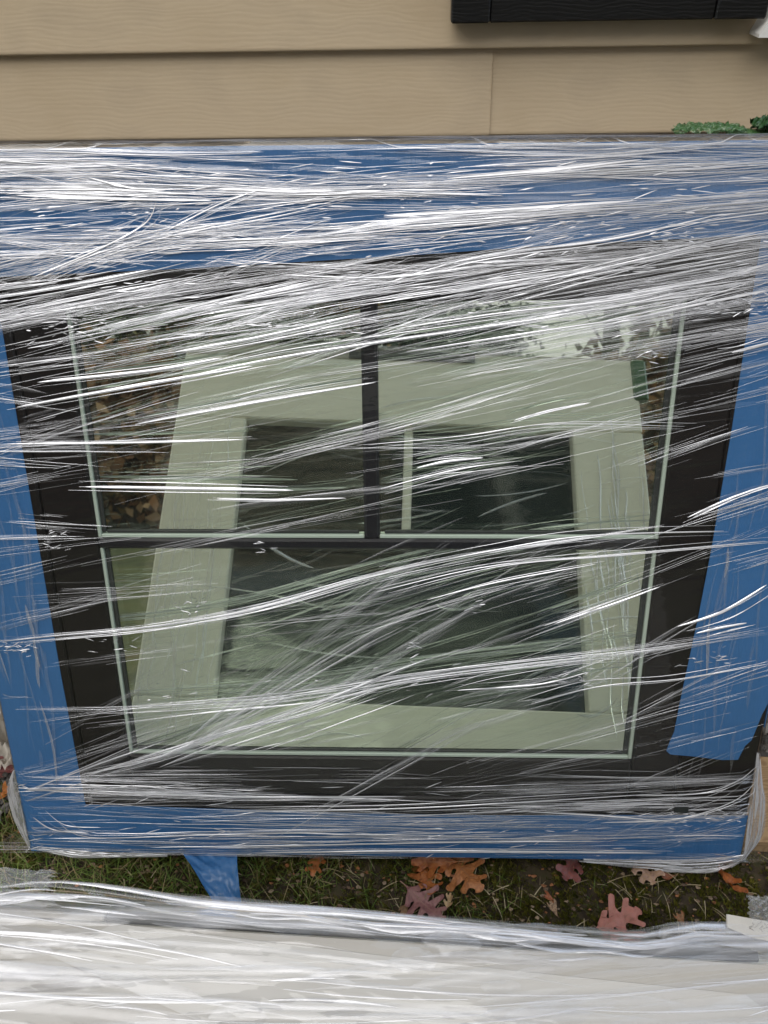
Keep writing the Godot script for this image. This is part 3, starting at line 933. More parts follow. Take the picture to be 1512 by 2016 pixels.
func one_fold(S: Folds, c: Vector2, slope: float, len: float, w: float, cls: int) -> void:
	var steps := clampi(int(len / 30.0), 4, 14)
	var bow := rf(-0.007, 0.007) * len
	var ph := rf(0, TAU)
	var wig := minf(0.4, len * 0.003)
	var px := PackedVector2Array()
	for k in steps + 1:
		var s := float(k) / steps - 0.5
		px.append(c + Vector2(s * len, slope * s * len + bow * (4.0 * s * s - 1.0) + wig * sin(ph + s * len * 0.045)))
	px_fold(S, px, w, rf(0.30, 0.50), rf(-0.2, 0.42), rf(0.0035, 0.0075) if cls < 2 else rf(0.003, 0.005))

func film_patch(o: Node3D, a: Array, b: Array, za: float, zb: float, bulge: float, sd: int) -> void:
	var ca := []
	var cb := []
	for p in a:
		ca.append(Vector2(p[0], p[1]))
	for p in b:
		cb.append(Vector2(p[0], p[1]))
	var pa := smooth_path(ca, 40)
	var pb := smooth_path(cb, 40)
	var nz := noise(1.0, sd, 3)
	part(o, "loose_film", grid_mesh(41, 18, func(s: float, t: float) -> Vector3:
		var k := int(round(s * 40.0))
		var l := wp(lerpf(pa[k].x, pb[k].x, t), lerpf(pa[k].y, pb[k].y, t), lerpf(za, zb, t))
		return l + Vector3(0, 0, bulge * sin(t * PI) + 0.004 * nz.get_noise_2d(s * 14.0, t * 3.0))), M.film_loose)
	var S := [Folds.new(), Folds.new()]
	for k in 46:
		var t := rf(0.0, 1.0)
		var s0 := rf(-0.1, 0.8)
		var s1 := s0 + rf(0.12, 0.5)
		var pts := PackedVector3Array()
		var nor := PackedVector3Array()
		for q in 12:
			var s := clampf(lerpf(s0, s1, q / 11.0), 0.0, 1.0) * 40.0
			var k0 := int(s)
			var k1 := mini(k0 + 1, 40)
			var qa := pa[k0].lerp(pa[k1], s - k0)
			var qb := pb[k0].lerp(pb[k1], s - k0)
			var m := qa.lerp(qb, clampf(t + rf(-0.015, 0.015), 0, 1))
			var l := wp(m.x, m.y, lerpf(za, zb, t))
			pts.append(l + Vector3(0, 0, 0.0015 + bulge * sin(t * PI)))
			nor.append(Vector3(0, 0, 1))
		fold_line(S[k % 2], pts, nor, rf(0.0014, 0.0045), 0.42, rf(0.1, 0.4))
	for k in 2:
		part(o, "film_glare_fold", arr_mesh(S[k].v, S[k].n, S[k].i), [M.glare_fold_heavy, M.glare_fold_mid][k]).set_meta("kind", "stuff")

func loose_corners(o: Node3D) -> void:
	film_patch(o, [[28, 1515], [34, 1545], [44, 1590], [54, 1640], [60, 1662]], [[30, 1515], [16, 1545], [18, 1580], [34, 1625], [58, 1664]], 0.004, -0.02, 0.004, 81)
	film_patch(o, [[58, 1664], [120, 1670], [200, 1678], [330, 1682]], [[60, 1668], [120, 1682], [172, 1688], [330, 1684]], 0.004, -0.01, 0.002, 82)
	film_patch(o, [[1490, 1480], [1482, 1540], [1474, 1600], [1462, 1680], [1430, 1690]], [[1494, 1480], [1502, 1545], [1508, 1580], [1496, 1650], [1440, 1708]], 0.004, -0.02, 0.006, 83)
	film_patch(o, [[1150, 1690], [1250, 1690], [1350, 1690], [1462, 1682]], [[1140, 1694], [1240, 1706], [1400, 1719], [1466, 1690]], 0.003, -0.004, 0.004, 84)
	# torn hole near the bottom right corner: the dark slot shows through
	var h := wp(1340, 1590, 0.008)
	boxpart(o, "slot", Vector3(h.x - 0.0135, h.y - 0.006, 0.0138), Vector3(h.x + 0.0125, h.y + 0.006, 0.0146), M.gasket, 0.0004)

# ------------------------------------------------------------------ the pale window in front, leaning towards the viewer
func sil(u: float) -> float:                             # front edge of its wrap, seen from above
	var k := [[-0.8, -0.002], [-0.24, -0.0007], [-0.193, -0.0054], [-0.094, -0.001], [0.0, 0.001], [0.106, 0.0031], [0.145, -0.0039], [0.2, -0.006], [0.8, -0.004]]
	for q in k.size() - 1:
		if u < k[q + 1][0]:
			return lerpf(k[q][1], k[q + 1][1], smoothstep(0, 1, (u - k[q][0]) / (k[q + 1][0] - k[q][0])))
	return -0.004

func pale_window() -> void:
	var o := thing("wrapped_window", "pale cream-framed window in milky stretch wrap, its top edge crossing the foreground", "window", Transform3D(Basis(FR, FU, FN), FC))
	var hw := 0.60
	var hh := 0.574
	var iw := 0.4195
	var ih := 0.356
	var d0 := 0.012
	var d1 := 0.125
	boxpart(o, "rail", Vector3(-hw, ih, d0), Vector3(hw, hh, d1), M.cream, 0.004)
	boxpart(o, "rail", Vector3(-hw, -hh, d0), Vector3(hw, -ih, d1), M.cream, 0.004)
	boxpart(o, "stile", Vector3(-hw, -ih + 0.0005, d0), Vector3(-iw, ih - 0.0005, d1), M.cream, 0.004)
	boxpart(o, "stile", Vector3(iw, -ih + 0.0005, d0), Vector3(hw, ih - 0.0005, d1), M.cream, 0.004)
	boxpart(o, "pane", Vector3(-iw, -ih, 0.05), Vector3(iw, ih, 0.06), M.pane, 0.001)
	boxpart(o, "muntin", Vector3(-0.011, 0.035, 0.03), Vector3(0.011, ih, 0.0495), M.cream, 0.003)
	boxpart(o, "muntin", Vector3(-iw, 0.012, 0.03), Vector3(iw, 0.034, 0.0495), M.strip, 0.003)
	# nailing fin, and a dark strip drawn for the dark gap along the front of the top side
	boxpart(o, "fin", Vector3(-hw, hh - 0.03, 0.008), Vector3(-0.166, hh + 0.0015, 0.0115), M.toned_sheet, 0.0006)
	boxpart(o, "gap_strip", Vector3(-0.1655, hh - 0.03, 0.0065), Vector3(0.17, hh - 0.0005, 0.0115), M.strip, 0.0006)
	# added sheet along the top side under the wrap, its shade put into the colour, and a whiter sheet on it
	boxpart(o, "toned_sheet", Vector3(-hw + 0.001, hh + 0.0002, 0.0125), Vector3(hw - 0.001, hh + 0.0007, 0.12), M.toned_sheet, 0.0001)
	var p1 := sheet(PackedVector2Array([Vector2(-0.16, -0.012), Vector2(0.02, -0.021), Vector2(0.16, -0.026), Vector2(0.21, -0.060), Vector2(-0.1, -0.055), Vector2(-0.19, -0.028)]), 0.0, 0.0006)
	part(o, "toned_sheet", p1, M.card, Transform3D(Basis(Vector3.RIGHT, -PI / 2), Vector3(0, hh + 0.0008, 0)))
	# cardboard corner sticking out at the right
	var cq := [fp(1432, 1800, 0.581), fp(1500, 1812, 0.583), fp(1640, 1826, 0.584), fp(1640, 1880, 0.582), fp(1480, 1846, 0.580), fp(1432, 1826, 0.579)]
	var st := SurfaceTool.new()
	st.begin(Mesh.PRIMITIVE_TRIANGLES)
	for k in [[0, 1, 5], [1, 4, 5], [1, 2, 4], [2, 3, 4]]:
		for q in k:
			st.add_vertex(cq[q])
	for k in [[5, 1, 0], [5, 4, 1], [4, 2, 1], [4, 3, 2]]:
		for q in k:
			st.add_vertex(cq[q] - Vector3(0, 0.0015, 0))
	st.generate_normals()
	part(o, "cardboard", st.commit(), M.card)
	# film over the top edge and down the face towards the black window
	var f1 := noise(1.0, 161, 3)
	var f2 := noise(1.0, 162, 3)
	part(o, "stretch_wrap", grid_mesh(150, 130, func(a: float, b: float) -> Vector3:
		var u := lerpf(-hw - 0.02, hw + 0.02, a)
		if b < 0.45:
			var t := b / 0.45
			var dn := lerpf(0.13, sil(u) + 0.003, t)
			return Vector3(u, hh + 0.005 + 0.003 * sin(t * PI) + 0.0022 * f1.get_noise_2d(u * 5.0, dn * 90.0 + u * 9.0) - 0.003 * smoothstep(0.9, 1.0, t), dn)
		var t2 := (b - 0.45) / 0.55
		var v := lerpf(hh + 0.001, -hh, t2)
		return Vector3(u, v, lerpf(sil(u), 0.0105, smoothstep(0.0, 0.012, t2)) + 0.0012 * f2.get_noise_2d(u * 4.0, v * 40.0))), M.film)
	var S := [Folds.new(), Folds.new(), Folds.new()]
	for k in 340:
		var cls := 0 if rng.randf() < 0.01 else (1 if rng.randf() < 0.16 else 2)
		var x := rf(-700, 2200)
		var y := rf(1745, 2120)
		var edge := pow(rng.randf(), 2.0)
		var len := lerpf(80, 900, pow(rng.randf(), 1.6))
		var sl := 0.075 + rng.randfn(0.0, 0.035) if y < 1900 else 0.03 + rng.randfn(0.0, 0.05)
		if x > 1000:
			sl -= 0.12
		var w := lerpf(1.6, 7.0 if cls < 2 else 40.0, pow(rng.randf(), 2.2)) * 0.00031
		var pts := PackedVector3Array()
		var nor := PackedVector3Array()
		var bow := rf(-0.03, 0.05) * len
		var dd := rf(0.003, 0.008)
		for q in 15:
			var s := q / 14.0 - 0.5
			var l := fp(x + s * len, y + sl * s * len + bow * (4 * s * s - 1), hh + dd)
			var e := sil(l.x)
			if l.z < e:
				nor.append(Vector3(0, 0.35, -1).normalized())
				l = Vector3(l.x, hh + dd - (e - l.z) * 2.0, e - 0.0005)
			else:
				nor.append(Vector3(0, 1, 0))
			pts.append(l)
		fold_line(S[cls], pts, nor, w, rf(0.22, 0.45), rf(-0.25, 0.25))
	# gathered edge of the wrap along the front fold
	for k in 80:
		var u0 := rf(-0.55, 0.5)
		var ln := rf(0.03, 0.22)
		var off := rf(0.0, 0.0085)
		var pts := PackedVector3Array()
		var nor := PackedVector3Array()
		for q in 14:
			var u := u0 + ln * q / 13.0
			pts.append(Vector3(u, hh + 0.006 - 0.002 * rng.randf(), sil(u) + off + 0.0008 * sin(q * 0.7 + k)))
			nor.append(Vector3(0, 1, -0.3).normalized())
		fold_line(S[1 + k % 2], pts, nor, rf(0.0008, 0.004), 0.4, rf(-0.2, 0.3))
	# on the face (mirrored in the other window's glass)
	for k in 150:
		var cls := 1 if rng.randf() < 0.35 else 2
		var x := rf(-0.6, 0.6)
		var y := rf(-0.57, 0.52)
		var sl := 0.15 + rng.randfn(0.0, 0.22)
		var len := rf(0.05, 0.35)
		var pts := PackedVector3Array()
		var nor := PackedVector3Array()
		var bow := rf(-0.02, 0.02)
		for q in 12:
			var s := q / 11.0 - 0.5
			pts.append(Vector3(clampf(x + s * len, -hw, hw), clampf(y + sl * s * len + bow * (4 * s * s - 1), -hh, hh), 0.0085))
			nor.append(Vector3(0, 0, -1))
		fold_line(S[cls], pts, nor, rf(0.0015, 0.008), 0.3, rf(-0.3, 0.3))
	# upright creases along both sides
	for k in 120:
		var x := rf(0.43, 0.595) * (-1.0 if k % 3 else 1.0)
		var y := rf(-0.55, 0.2)
		var len := rf(0.1, 0.32)
		var pts := PackedVector3Array()
		var nor := PackedVector3Array()
		for q in 12:
			pts.append(Vector3(x + 0.004 * sin(q * 0.6 + k), y + len * q / 11.0, 0.0085))
			nor.append(Vector3(0, 0, -1))
		fold_line(S[k % 3], pts, nor, rf(0.001, 0.005), 0.3, rf(-0.3, 0.3))
	for k in 3:
		part(o, ["heavy_glare_fold", "film_glare_fold", "light_glare_fold"][k], arr_mesh(S[k].v, S[k].n, S[k].i), [M.glare_fold_heavy, M.glare_fold_mid, M.glare_fold_light][k]).set_meta("kind", "stuff")
	# crumpled tails of film at both ends
	crumple(o, "film_tail", fp(20, 1728, 0.59), Vector3(0.020, 0.004, 0.004), 201, M.film_loose, 26)
	crumple(o, "film_tail", fp(1512, 1800, 0.594), Vector3(0.009, 0.009, 0.007), 202, M.film_loose, 24)
	# green tape on its upper corner
	boxpart(o, "green_tape", Vector3(0.585, 0.45, 0.006), Vector3(0.625, 0.575, 0.03), M.green_dark, 0.006)

func crumple(parent: Node, called: String, at: Vector3, size: Vector3, sd: int, m: Material, res := 26) -> MeshInstance3D:
	var nz := noise(1.0, sd, 4)
	nz.fractal_type = FastNoiseLite.FRACTAL_RIDGED
	return part(parent, called, grid_mesh(res, res, func(a: float, b: float) -> Vector3:
		var x := a * 2 - 1
		var y := b * 2 - 1
		var edge := 1.0 - 0.5 * maxf(x * x, y * y)
		return Vector3(x * size.x * (1 + 0.35 * nz.get_noise_2d(y * 2, 7)), size.y * (nz.get_noise_2d(x * 1.7, y * 1.7) * 1.6 * edge), y * size.z * (1 + 0.35 * nz.get_noise_2d(x * 2, 3)))), m, Transform3D(Basis(), at))

# ------------------------------------------------------------------ leaves, planks, scraps
func leaf_mesh(sd: int, lobes: int, fat: float, curl: float) -> Array:
	var r := RandomNumberGenerator.new()
	r.seed = sd
	var sides := [[], []]
	for s in 2:
		var c: Array = sides[s]
		c.append(Vector2(0.018, 0.0))
		c.append(Vector2(0.05, 0.10))
		for k in lobes:
			var f := (k + 0.5) / lobes
			var y := 0.10 + 0.74 * f
			var reach := (0.17 + 0.24 * sin(PI * pow(f, 0.9))) * fat * r.randf_range(0.85, 1.15)
			var hgt := 0.74 / lobes
			var lift := hgt * r.randf_range(0.35, 0.6)
			c.append(Vector2(0.07 + 0.03 * fat, y - hgt * 0.36))
			c.append(Vector2(reach * 0.72, y - hgt * 0.16 + lift * 0.5))
			c.append(Vector2(reach, y + lift * 0.85))
			c.append(Vector2(reach * 0.86, y + hgt * 0.28 + lift))
			c.append(Vector2(reach * 0.5, y + hgt * 0.16 + lift * 0.6))
		c.append(Vector2(0.075, 0.90))
		c.append(Vector2(0.10 * fat, 0.955))
		c.append(Vector2(0.045, 0.995))
	var ring: Array = []
	for p in sides[0]:
		ring.append(p)
	ring.append(Vector2(0, 1.0))
	for k in sides[1].size():
		var p: Vector2 = sides[1][sides[1].size() - 1 - k]
		ring.append(Vector2(-p.x, p.y))
	var poly := PackedVector2Array()
	for k in ring.size():
		var p0: Vector2 = ring[(k - 1 + ring.size()) % ring.size()]
		var p1: Vector2 = ring[k]
		var p2: Vector2 = ring[(k + 1) % ring.size()]
		var p3: Vector2 = ring[(k + 2) % ring.size()]
		for q in 3:
			poly.append(p1.cubic_interpolate(p2, p0, p3, q / 3.0))
	var tri := Geometry2D.triangulate_polygon(poly)
	if tri.size() == 0:
		poly = PackedVector2Array(ring)
		tri = Geometry2D.triangulate_polygon(poly)
	var nz := noise(2.0, sd, 2)
	var shape := func(p: Vector2) -> Vector3:
		var z: float = curl * 1.7 * (p.x * p.x * 1.6 + 0.35 * (p.y - 0.5) * (p.y - 0.5)) + 0.11 * nz.get_noise_2d(p.x, p.y)
		return Vector3(p.x, z, -(p.y - 0.5))
	var st := SurfaceTool.new()
	st.begin(Mesh.PRIMITIVE_TRIANGLES)
	st.set_smooth_group(0)
	var small := []
	for k in range(0, tri.size(), 3):
		small.append([poly[tri[k]], poly[tri[k + 1]], poly[tri[k + 2]]])
	for pass_k in 2:                                    # split, so that the blade can bend
		var next := []
		for t in small:
			var a: Vector2 = t[0]
			var b: Vector2 = t[1]
			var c: Vector2 = t[2]
			if maxf(a.distance_to(b), maxf(b.distance_to(c), c.distance_to(a))) < 0.16:
				next.append(t)
				continue
			var ab := (a + b) / 2
			var bc := (b + c) / 2
			var ca := (c + a) / 2
			next.append_array([[a, ab, ca], [ab, b, bc], [ca, bc, c], [ab, bc, ca]])
		small = next
	for t in small:
		var a: Vector2 = t[0]
		var b: Vector2 = t[1]
		var c: Vector2 = t[2]
		if (b - a).cross(c - a) < 0:
			var q := b
			b = c
			c = q
		for p in [a, c, b]:
			st.set_uv(p)
			st.add_vertex(shape.call(p))
	st.index()
	st.generate_normals()
	# midrib and stalk
	var rib := SurfaceTool.new()
	rib.begin(Mesh.PRIMITIVE_TRIANGLES)
	var line := func(a: Vector2, b: Vector2, w: float) -> void:
		var prev := []
		for k in 7:
			var s := k / 6.0
			var p := a.lerp(b, s)
			var c: Vector3 = shape.call(p)
			var side := Vector3(-(b - a).y, 0, -(b - a).x).normalized() * w * (1.0 - 0.75 * s)
			var cur := [c - side + Vector3(0, 0.001, 0), c + Vector3(0, 0.006, 0), c + side + Vector3(0, 0.001, 0)]
			if k > 0:
				for q in 2:
					for v in [prev[q], cur[q], prev[q + 1], prev[q + 1], cur[q], cur[q + 1]]:
						rib.add_vertex(v)
			prev = cur
	line.call(Vector2(0.0, -0.16), Vector2(0, 0.97), 0.011)
	for k in lobes:
		var y := 0.12 + 0.74 * (k + 0.2) / lobes
		for s in [-1, 1]:
			line.call(Vector2(0, y), Vector2(s * 0.22 * fat, y + 0.17), 0.005)
	rib.generate_normals()
	return [st.commit(), rib.commit()]

func leaf_mat(c: Color, c2: Color, sd: int) -> StandardMaterial3D:
	return mat(Color.WHITE, 0.5, {"albedo_texture": noise_tex(0.025, sd, [c2 * 0.55, c, c2, c * 1.15, c * 0.8], 128, 5), "uv1_scale": Vector3(1.3, 1.3, 1), "backlight_enabled": true, "backlight": Color(0.25, 0.15, 0.08)})

func leaf(px: Array, deg: float, len: float, lobes: int, fat: float, curl: float, c: Color, c2: Color, sd: int, label: String, tilt := Vector2.ZERO, y := 0.022) -> void:
	var at := gp(px[0], px[1], y)
	var b := Basis(Vector3.UP, deg_to_rad(deg)) * Basis(Vector3.RIGHT, tilt.x) * Basis(Vector3.BACK, tilt.y)
	var o := thing("oak_leaf", label, "leaf", Transform3D(b.scaled(Vector3.ONE * len), at), "fallen oak leaves in front of the black window")
	var ms := leaf_mesh(sd, lobes, fat, curl)
	var bl := part(o, "blade", ms[0], leaf_mat(c, c2, sd))
	part(bl, "midrib", ms[1], mat(c2.lerp(Color(0.3, 0.2, 0.12), 0.35), 0.6))

func props() -> void:
	var orange := Color(0.36, 0.125, 0.032)
	var rust := Color(0.26, 0.075, 0.02)
	var mauve := Color(0.20, 0.085, 0.085)
	var pink := Color(0.38, 0.15, 0.115)
	var tan := Color(0.42, 0.27, 0.16)
	# leaf pointing: 0 degrees has its tip away from the viewer; positive turns left
	leaf([622, 1702], 172, 0.060, 2, 0.8, 0.35, Color(0.40, 0.14, 0.05), orange, 301, "narrow orange oak leaf tip beside the green grass under the wrap's edge", Vector2(0.25, 0.0))
	leaf([838, 1725], 196, 0.092, 3, 0.95, 0.3, orange, rust, 302, "long orange-brown oak leaf standing above the mauve leaf", Vector2(0.3, 0.2))
	leaf([852, 1697], 95, 0.090, 3, 0.7, 0.9, rust, orange, 303, "curled rust-brown oak leaf tucked half under the wrapped window", Vector2(0.1, 0.5))
	leaf([915, 1718], 215, 0.105, 3, 1.05, 0.25, Color(0.42, 0.17, 0.06), Color(0.30, 0.11, 0.035), 304, "broad tan-orange oak leaf with round lobes at the wrap's lower edge", Vector2(0.2, -0.1))
	leaf([836, 1780], 225, 0.100, 4, 1.0, 0.2, mauve, Color(0.27, 0.13, 0.12), 305, "mauve oak leaf with slim lobes, vein side up", Vector2(0.1, 0.0), 0.03)
	leaf([792, 1800], 160, 0.05, 2, 0.8, 0.5, tan, Color(0.3, 0.17, 0.09), 306, "small tan folded leaf under the mauve oak leaf", Vector2(0.3, 0.6), 0.02)
	leaf([1122, 1708], 150, 0.068, 2, 1.1, 0.4, Color(0.24, 0.075, 0.06), mauve, 307, "dull dark red leaf at the edge of the wrap above the moss", Vector2(0.2, 0.2))
	leaf([1270, 1714], 200, 0.062, 2, 1.2, 0.3, Color(0.42, 0.27, 0.21), tan, 308, "pale pinkish weathered leaf with torn lobes under the loose wrap", Vector2(0.1, 0.0))
	leaf([1216, 1812], 292, 0.098, 3, 1.0, 0.25, pink, Color(0.42, 0.18, 0.15), 309, "dusty pink oak leaf lying alone on the moss", Vector2(0.05, 0.05), 0.03)
	leaf([1432, 1738], 190, 0.075, 2, 0.9, 0.9, Color(0.36, 0.105, 0.018), rust, 310, "bright rust-orange folded leaf below the bottom corner near the plank", Vector2(0.35, 0.5), 0.03)
	leaf([1316, 1726], 100, 0.028, 1, 0.7, 0.6, Color(0.20, 0.08, 0.05), rust, 311, "tiny brown curled leaf next to the pale weathered leaf")
	leaf([1082, 1768], 60, 0.022, 1, 0.8, 0.6, Color(0.30, 0.10, 0.05), rust, 312, "tiny red-brown leaf scrap in the middle of the moss")
	leaf([884, 1774], 340, 0.030, 2, 0.9, 0.8, Color(0.48, 0.34, 0.17), tan, 313, "small straw-coloured crumpled leaf between the orange and mauve leaves", Vector2(0.4, 0.3))
	leaf([1340, 1812], 20, 0.026, 1, 0.9, 0.5, Color(0.20, 0.12, 0.05), rust, 314, "small brown oval leaf on the moss near the cardboard corner")
	leaf([0, 1522], 300, 0.10, 3, 1.0, 0.3, Color(0.16, 0.035, 0.035), mauve, 315, "dark red oak leaf on the gravel beside the blue taped edge", Vector2(0.2, 0.2), 0.04)
	leaf([6, 1562], 330, 0.05, 2, 0.9, 0.4, Color(0.46, 0.16, 0.03), orange, 316, "orange leaf piece on the gravel below the dark red leaf", Vector2(0.1, 0.2), 0.03)
	leaf([1090, 1790], 20, 0.03, 1, 0.8, 0.5, Color(0.16, 0.10, 0.06), tan, 317, "small dull brown leaf lying near the dusty pink leaf")
	# planks the wrapped window stands on
	var p1 := thing("wood_plank", "rough sawn wooden plank under the window's end beside the rust-orange leaf", "plank", Transform3D(Basis(Vector3.UP, -0.03), Vector3(0.83, 0, -0.957)), "planks under the black window")
	boxpart(p1, "board", Vector3(-0.42, 0.008, -0.10), Vector3(0.55, 0.048, 0.10), M.wood, 0.003)
	var p2 := thing("wood_plank", "wooden plank hidden under the blue taped end of the window", "plank", Transform3D(Basis(Vector3.UP, 0.02), Vector3(-0.45, 0, -0.99)), "planks under the black window")
	boxpart(p2, "board", Vector3(-0.2, 0.008, -0.10), Vector3(0.25, 0.05, 0.10), M.wood, 0.003)
	for q in [-1, 1]:
		var p3 := thing("wood_block", "wooden block under the foot of the pale wrapped window", "block", Transform3D(Basis(), Vector3(0.4 * q, 0, -0.60)), "blocks under the pale window")
		boxpart(p3, "board", Vector3(-0.05, 0.0, -0.035), Vector3(0.05, 0.072 - 0.014 * q, 0.10), M.wood, 0.003)
	# scraps of plastic
	var s1 := thing("plastic_scrap", "crumpled clear plastic scrap on the gravel at the blue taped edge", "plastic", Transform3D(Basis(Vector3.UP, 0.4), gp(-16, 1465, 0.03)))
	crumple(s1, "sheet", Vector3(0, 0.01, 0), Vector3(0.07, 0.04, 0.09), 211, mat(Color(0.75, 0.70, 0.62, 0.62), 0.3, {"transparency": BaseMaterial3D.TRANSPARENCY_ALPHA}), 30)
	var gpos := wallp(1395, 256, -1.235)
	var g1 := thing("green_plastic", "crumpled light green plastic strip behind the top of the black window", "plastic", Transform3D(Basis(), gpos))
	crumple(g1, "sheet", Vector3(0, 0.0, 0.0), Vector3(0.042, 0.008, 0.016), 212, M.green, 40)
	crumple(g1, "sheet", Vector3(0.06, -0.004, 0.0), Vector3(0.03, 0.004, 0.012), 214, M.green, 28)
	var g2 := thing("green_strap", "dark green folded strap end between window top and siding", "strap", Transform3D(Basis(), wallp(1512, 256, -1.235)))
	crumple(g2, "strap", Vector3(0.008, 0.004, 0), Vector3(0.026, 0.016, 0.022), 213, M.green_dark, 24)

# ------------------------------------------------------------------ the yard behind the viewer, mirrored in the glass
func tube(st: SurfaceTool, a: Vector3, b: Vector3, r0: float, r1: float) -> void:
	var d := (b - a).normalized()
	var s := d.cross(Vector3(0.31, 0.2, 0.93)).normalized()
	var t := d.cross(s)
	for k in 7:
		var a0 := TAU * k / 7
		var a1 := TAU * (k + 1) / 7
		var c0 := s * cos(a0) + t * sin(a0)
		var c1 := s * cos(a1) + t * sin(a1)
		for v in [[a + c0 * r0, c0], [b + c0 * r1, c0], [a + c1 * r0, c1], [a + c1 * r0, c1], [b + c0 * r1, c0], [b + c1 * r1, c1]]:
			st.set_normal(v[1])
			st.add_vertex(v[0])

func tree_meshes(sd: int, h: float, spread: float, low: float, pal: Array, count: int) -> Array:
	var r := RandomNumberGenerator.new()
	r.seed = sd
	var st := SurfaceTool.new()
	st.begin(Mesh.PRIMITIVE_TRIANGLES)
	tube(st, Vector3(0, -0.1, 0), Vector3(0.1, h * 0.5, 0), 0.2, 0.14)
	tube(st, Vector3(0.1, h * 0.5, 0), Vector3(0, h * 0.95, 0.1), 0.14, 0.03)
	var tips := []
	for k in 22:
		var f := lerpf(low, 0.95, (k + r.randf()) / 22.0)
		var a := r.randf_range(0, TAU)
		var b := Vector3(0.08, h * f, 0)
		var ln := spread * (1.15 - 0.75 * f) * r.randf_range(0.6, 1.1)
		var e := b + Vector3(cos(a) * ln, ln * r.randf_range(0.1, 0.5), sin(a) * ln)
		tube(st, b, e, 0.05, 0.012)
		for q in 4:
			tips.append(b.lerp(e, r.randf_range(0.35, 1.1)))
	var v := PackedVector3Array()
	var n := PackedVector3Array()
	var c := PackedColorArray()
	var idx := PackedInt32Array()
	for k in count:
		var tp: Vector3 = tips[r.randi() % tips.size()]
		var p := tp + Vector3(r.randfn(), r.randfn() * 0.7, r.randfn()) * spread * 0.17
		var bs := Basis(Vector3(r.randfn(), r.randfn(), r.randfn()).normalized(), r.randf_range(0, TAU))
		var s := r.randf_range(0.045, 0.095)
		var col: Color = pal[r.randi() % pal.size()]
		col = col * r.randf_range(0.6, 1.3)
		var f := v.size()
		for q in [Vector3(-0.5, 0, -1), Vector3(0.6, 0, -0.3), Vector3(0.1, 0, 1.1), Vector3(-0.6, 0, 0.2)]:
			v.append(p + bs * (q * s))
			n.append(bs * Vector3(0, 1, 0))
			c.append(col)
		idx.append_array([f, f + 1, f + 2, f, f + 2, f + 3])
	return [st.commit(), arr_mesh(v, n, idx, PackedVector2Array(), c)]

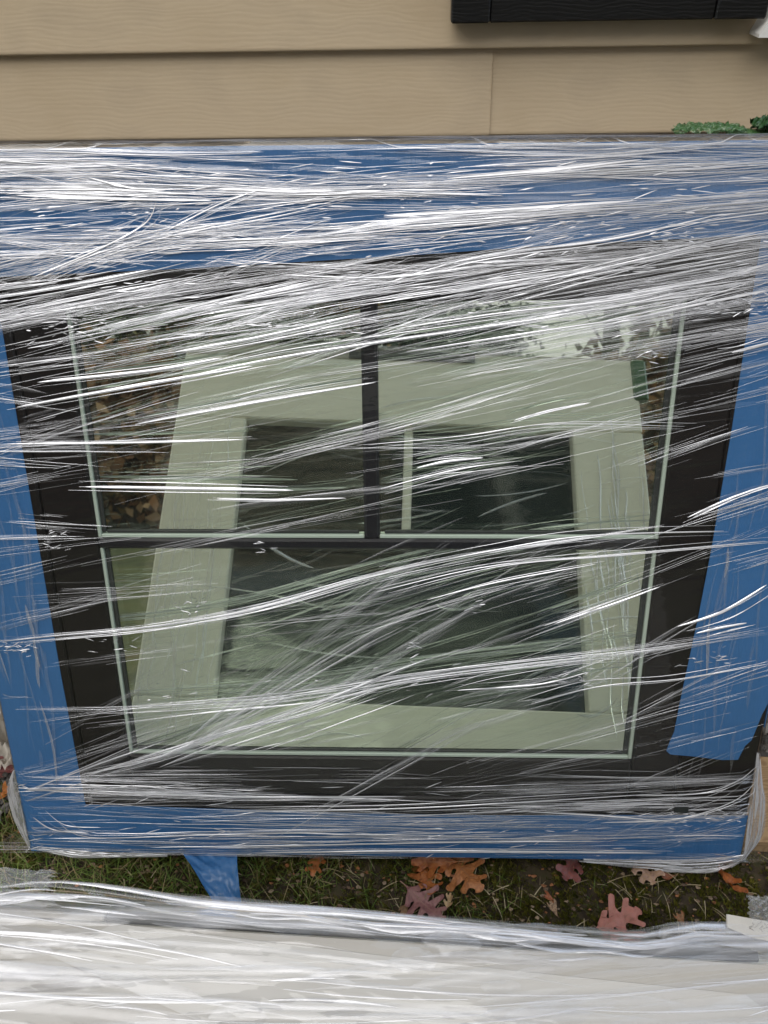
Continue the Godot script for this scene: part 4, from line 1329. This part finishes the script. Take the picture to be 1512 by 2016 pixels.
func yard() -> void:
	var lm := mat(Color.WHITE, 0.7, {"vertex_color_use_as_albedo": true, "backlight_enabled": true, "backlight": Color(0.4, 0.35, 0.2)})
	var rusty := [Color(0.14, 0.07, 0.03), Color(0.20, 0.10, 0.035), Color(0.10, 0.07, 0.03), Color(0.24, 0.14, 0.05)]
	var olive := [Color(0.05, 0.065, 0.02), Color(0.085, 0.09, 0.03), Color(0.12, 0.10, 0.035)]
	var ever := [Color(0.015, 0.035, 0.014), Color(0.025, 0.05, 0.018)]
	var kinds := [tree_meshes(1, 9.0, 2.6, 0.10, rusty, 12000), tree_meshes(2, 8.0, 2.4, 0.06, olive, 12000), tree_meshes(3, 10.0, 2.2, 0.04, ever, 17000)]
	var what := ["rust-leaved oak", "olive-leaved bushy tree", "dark evergreen tree"]
	# azimuth (degrees to the right, seen from the window), distance, kind, scale
	var spots := [[-46, 11, 0, 1.0], [-38, 14, 2, 1.0], [-31, 10.5, 1, 0.8], [-24, 12.5, 0, 0.9], [-18, 15, 2, 0.9], [-15, 11.0, 1, 0.8], [-21, 17.0, 2, 1.1], [-27, 17.0, 2, 1.1], [-10, 11.5, 0, 0.8], [-6, 13, 2, 1.0], [-9, 16.0, 2, 1.2], [0, 12.5, 2, 0.9], [2.5, 15.5, 2, 1.0], [32.0, 12.5, 2, 0.9], [36, 11, 0, 0.9], [44, 13.5, 2, 1.0]]
	for s in spots:
		var a := deg_to_rad(s[0])
		var p := Vector3(sin(a) * s[1], 0, -1.0 + cos(a) * s[1])
		var t := thing("yard_tree", "%s across the yard, mirrored in the window glass" % what[s[2]], "tree", Transform3D(Basis(Vector3.UP, float(s[1]) * 7.0 + a * 5.0).scaled(Vector3.ONE * float(s[3])), p), "trees across the yard")
		part(t, "trunk", kinds[s[2]][0], M.bark)
		part(t, "crown", kinds[s[2]][1], lm)
	# two bare trunks in the gap where the sky shows
	for s in [[15.2, 13.0], [17.2, 15.0]]:
		var a := deg_to_rad(s[0])
		var st := SurfaceTool.new()
		st.begin(Mesh.PRIMITIVE_TRIANGLES)
		tube(st, Vector3(0, -0.1, 0), Vector3(0.1, 5.0, 0), 0.17, 0.13)
		tube(st, Vector3(0.1, 5.0, 0), Vector3(0.3, 9.0, 0.2), 0.13, 0.03)
		for k in 9:
			var b := Vector3(0.1, 1.8 + 0.75 * k, 0)
			tube(st, b, b + Vector3(rf(-1, 1), rf(0.4, 1.0), rf(-1, 1)), 0.04, 0.008)
		var t := thing("bare_tree", "bare slim tree trunk in a gap of the trees, mirrored in the glass", "tree", Transform3D(Basis(), Vector3(sin(a) * s[1], 0, -1.0 + cos(a) * s[1])), "bare trees across the yard")
		part(t, "trunk", st.commit(), M.bark)
	# bright autumn shrubs
	for s in [[-22.0, 9.0, 1.15, 0], [-26.5, 10.0, 1.0, 0], [-19.2, 9.5, 0.7, 1], [17.8, 9.5, 0.75, 0]]:
		var a := deg_to_rad(s[0])
		var pal := [Color(0.30, 0.14, 0.06), Color(0.26, 0.15, 0.07), Color(0.20, 0.10, 0.05)] if s[3] == 0 else [Color(0.42, 0.28, 0.05), Color(0.36, 0.30, 0.08)]
		var bm := tree_meshes(11 + s[3], 1.7, 1.0, 0.1, pal, 4500)
		var t := thing("autumn_shrub", "%s shrub in the yard, mirrored at the side of the window glass" % ["orange-leaved autumn", "yellow-leaved autumn"][s[3]], "shrub", Transform3D(Basis(Vector3.UP, s[1]).scaled(Vector3.ONE * float(s[2])), Vector3(sin(a) * s[1], 0, -1.0 + cos(a) * s[1])), "autumn shrubs across the yard")
		part(t, "stems", bm[0], M.bark)
		part(t, "leaves", bm[1], lm)
	# low shrubs under the trees
	var sm := tree_meshes(7, 1.6, 1.6, 0.1, rusty, 5000)
	for k in 12:
		var a := deg_to_rad(-40.0 + 7.5 * k + rf(-2, 2))
		var d := rf(8.5, 10.0)
		var t := thing("yard_shrub", "low brown shrub at the edge of the yard's trees, mirrored in the glass", "shrub", Transform3D(Basis(Vector3.UP, rf(0, TAU)).scaled(Vector3.ONE * rf(0.7, 1.0)), Vector3(sin(a) * d, 0, -1.0 + cos(a) * d)), "shrubs across the yard")
		part(t, "stems", sm[0], M.bark)
		part(t, "leaves", sm[1], lm)
	for s in [[9.0, 14.0, 1.1], [13.0, 15.0, 0.95], [17.0, 15.5, 0.95], [20.8, 14.0, 1.5], [24.0, 13.0, 1.9]]:
		var a := deg_to_rad(s[0])
		var t := thing("yard_shrub", "taller brown shrub below the gap of sky, mirrored in the glass", "shrub", Transform3D(Basis(Vector3.UP, s[0]).scaled(Vector3.ONE * float(s[2])), Vector3(sin(a) * s[1], 0, -1.0 + cos(a) * s[1])), "tall shrubs across the yard")
		part(t, "stems", sm[0], M.bark)
		part(t, "leaves", sm[1], lm)
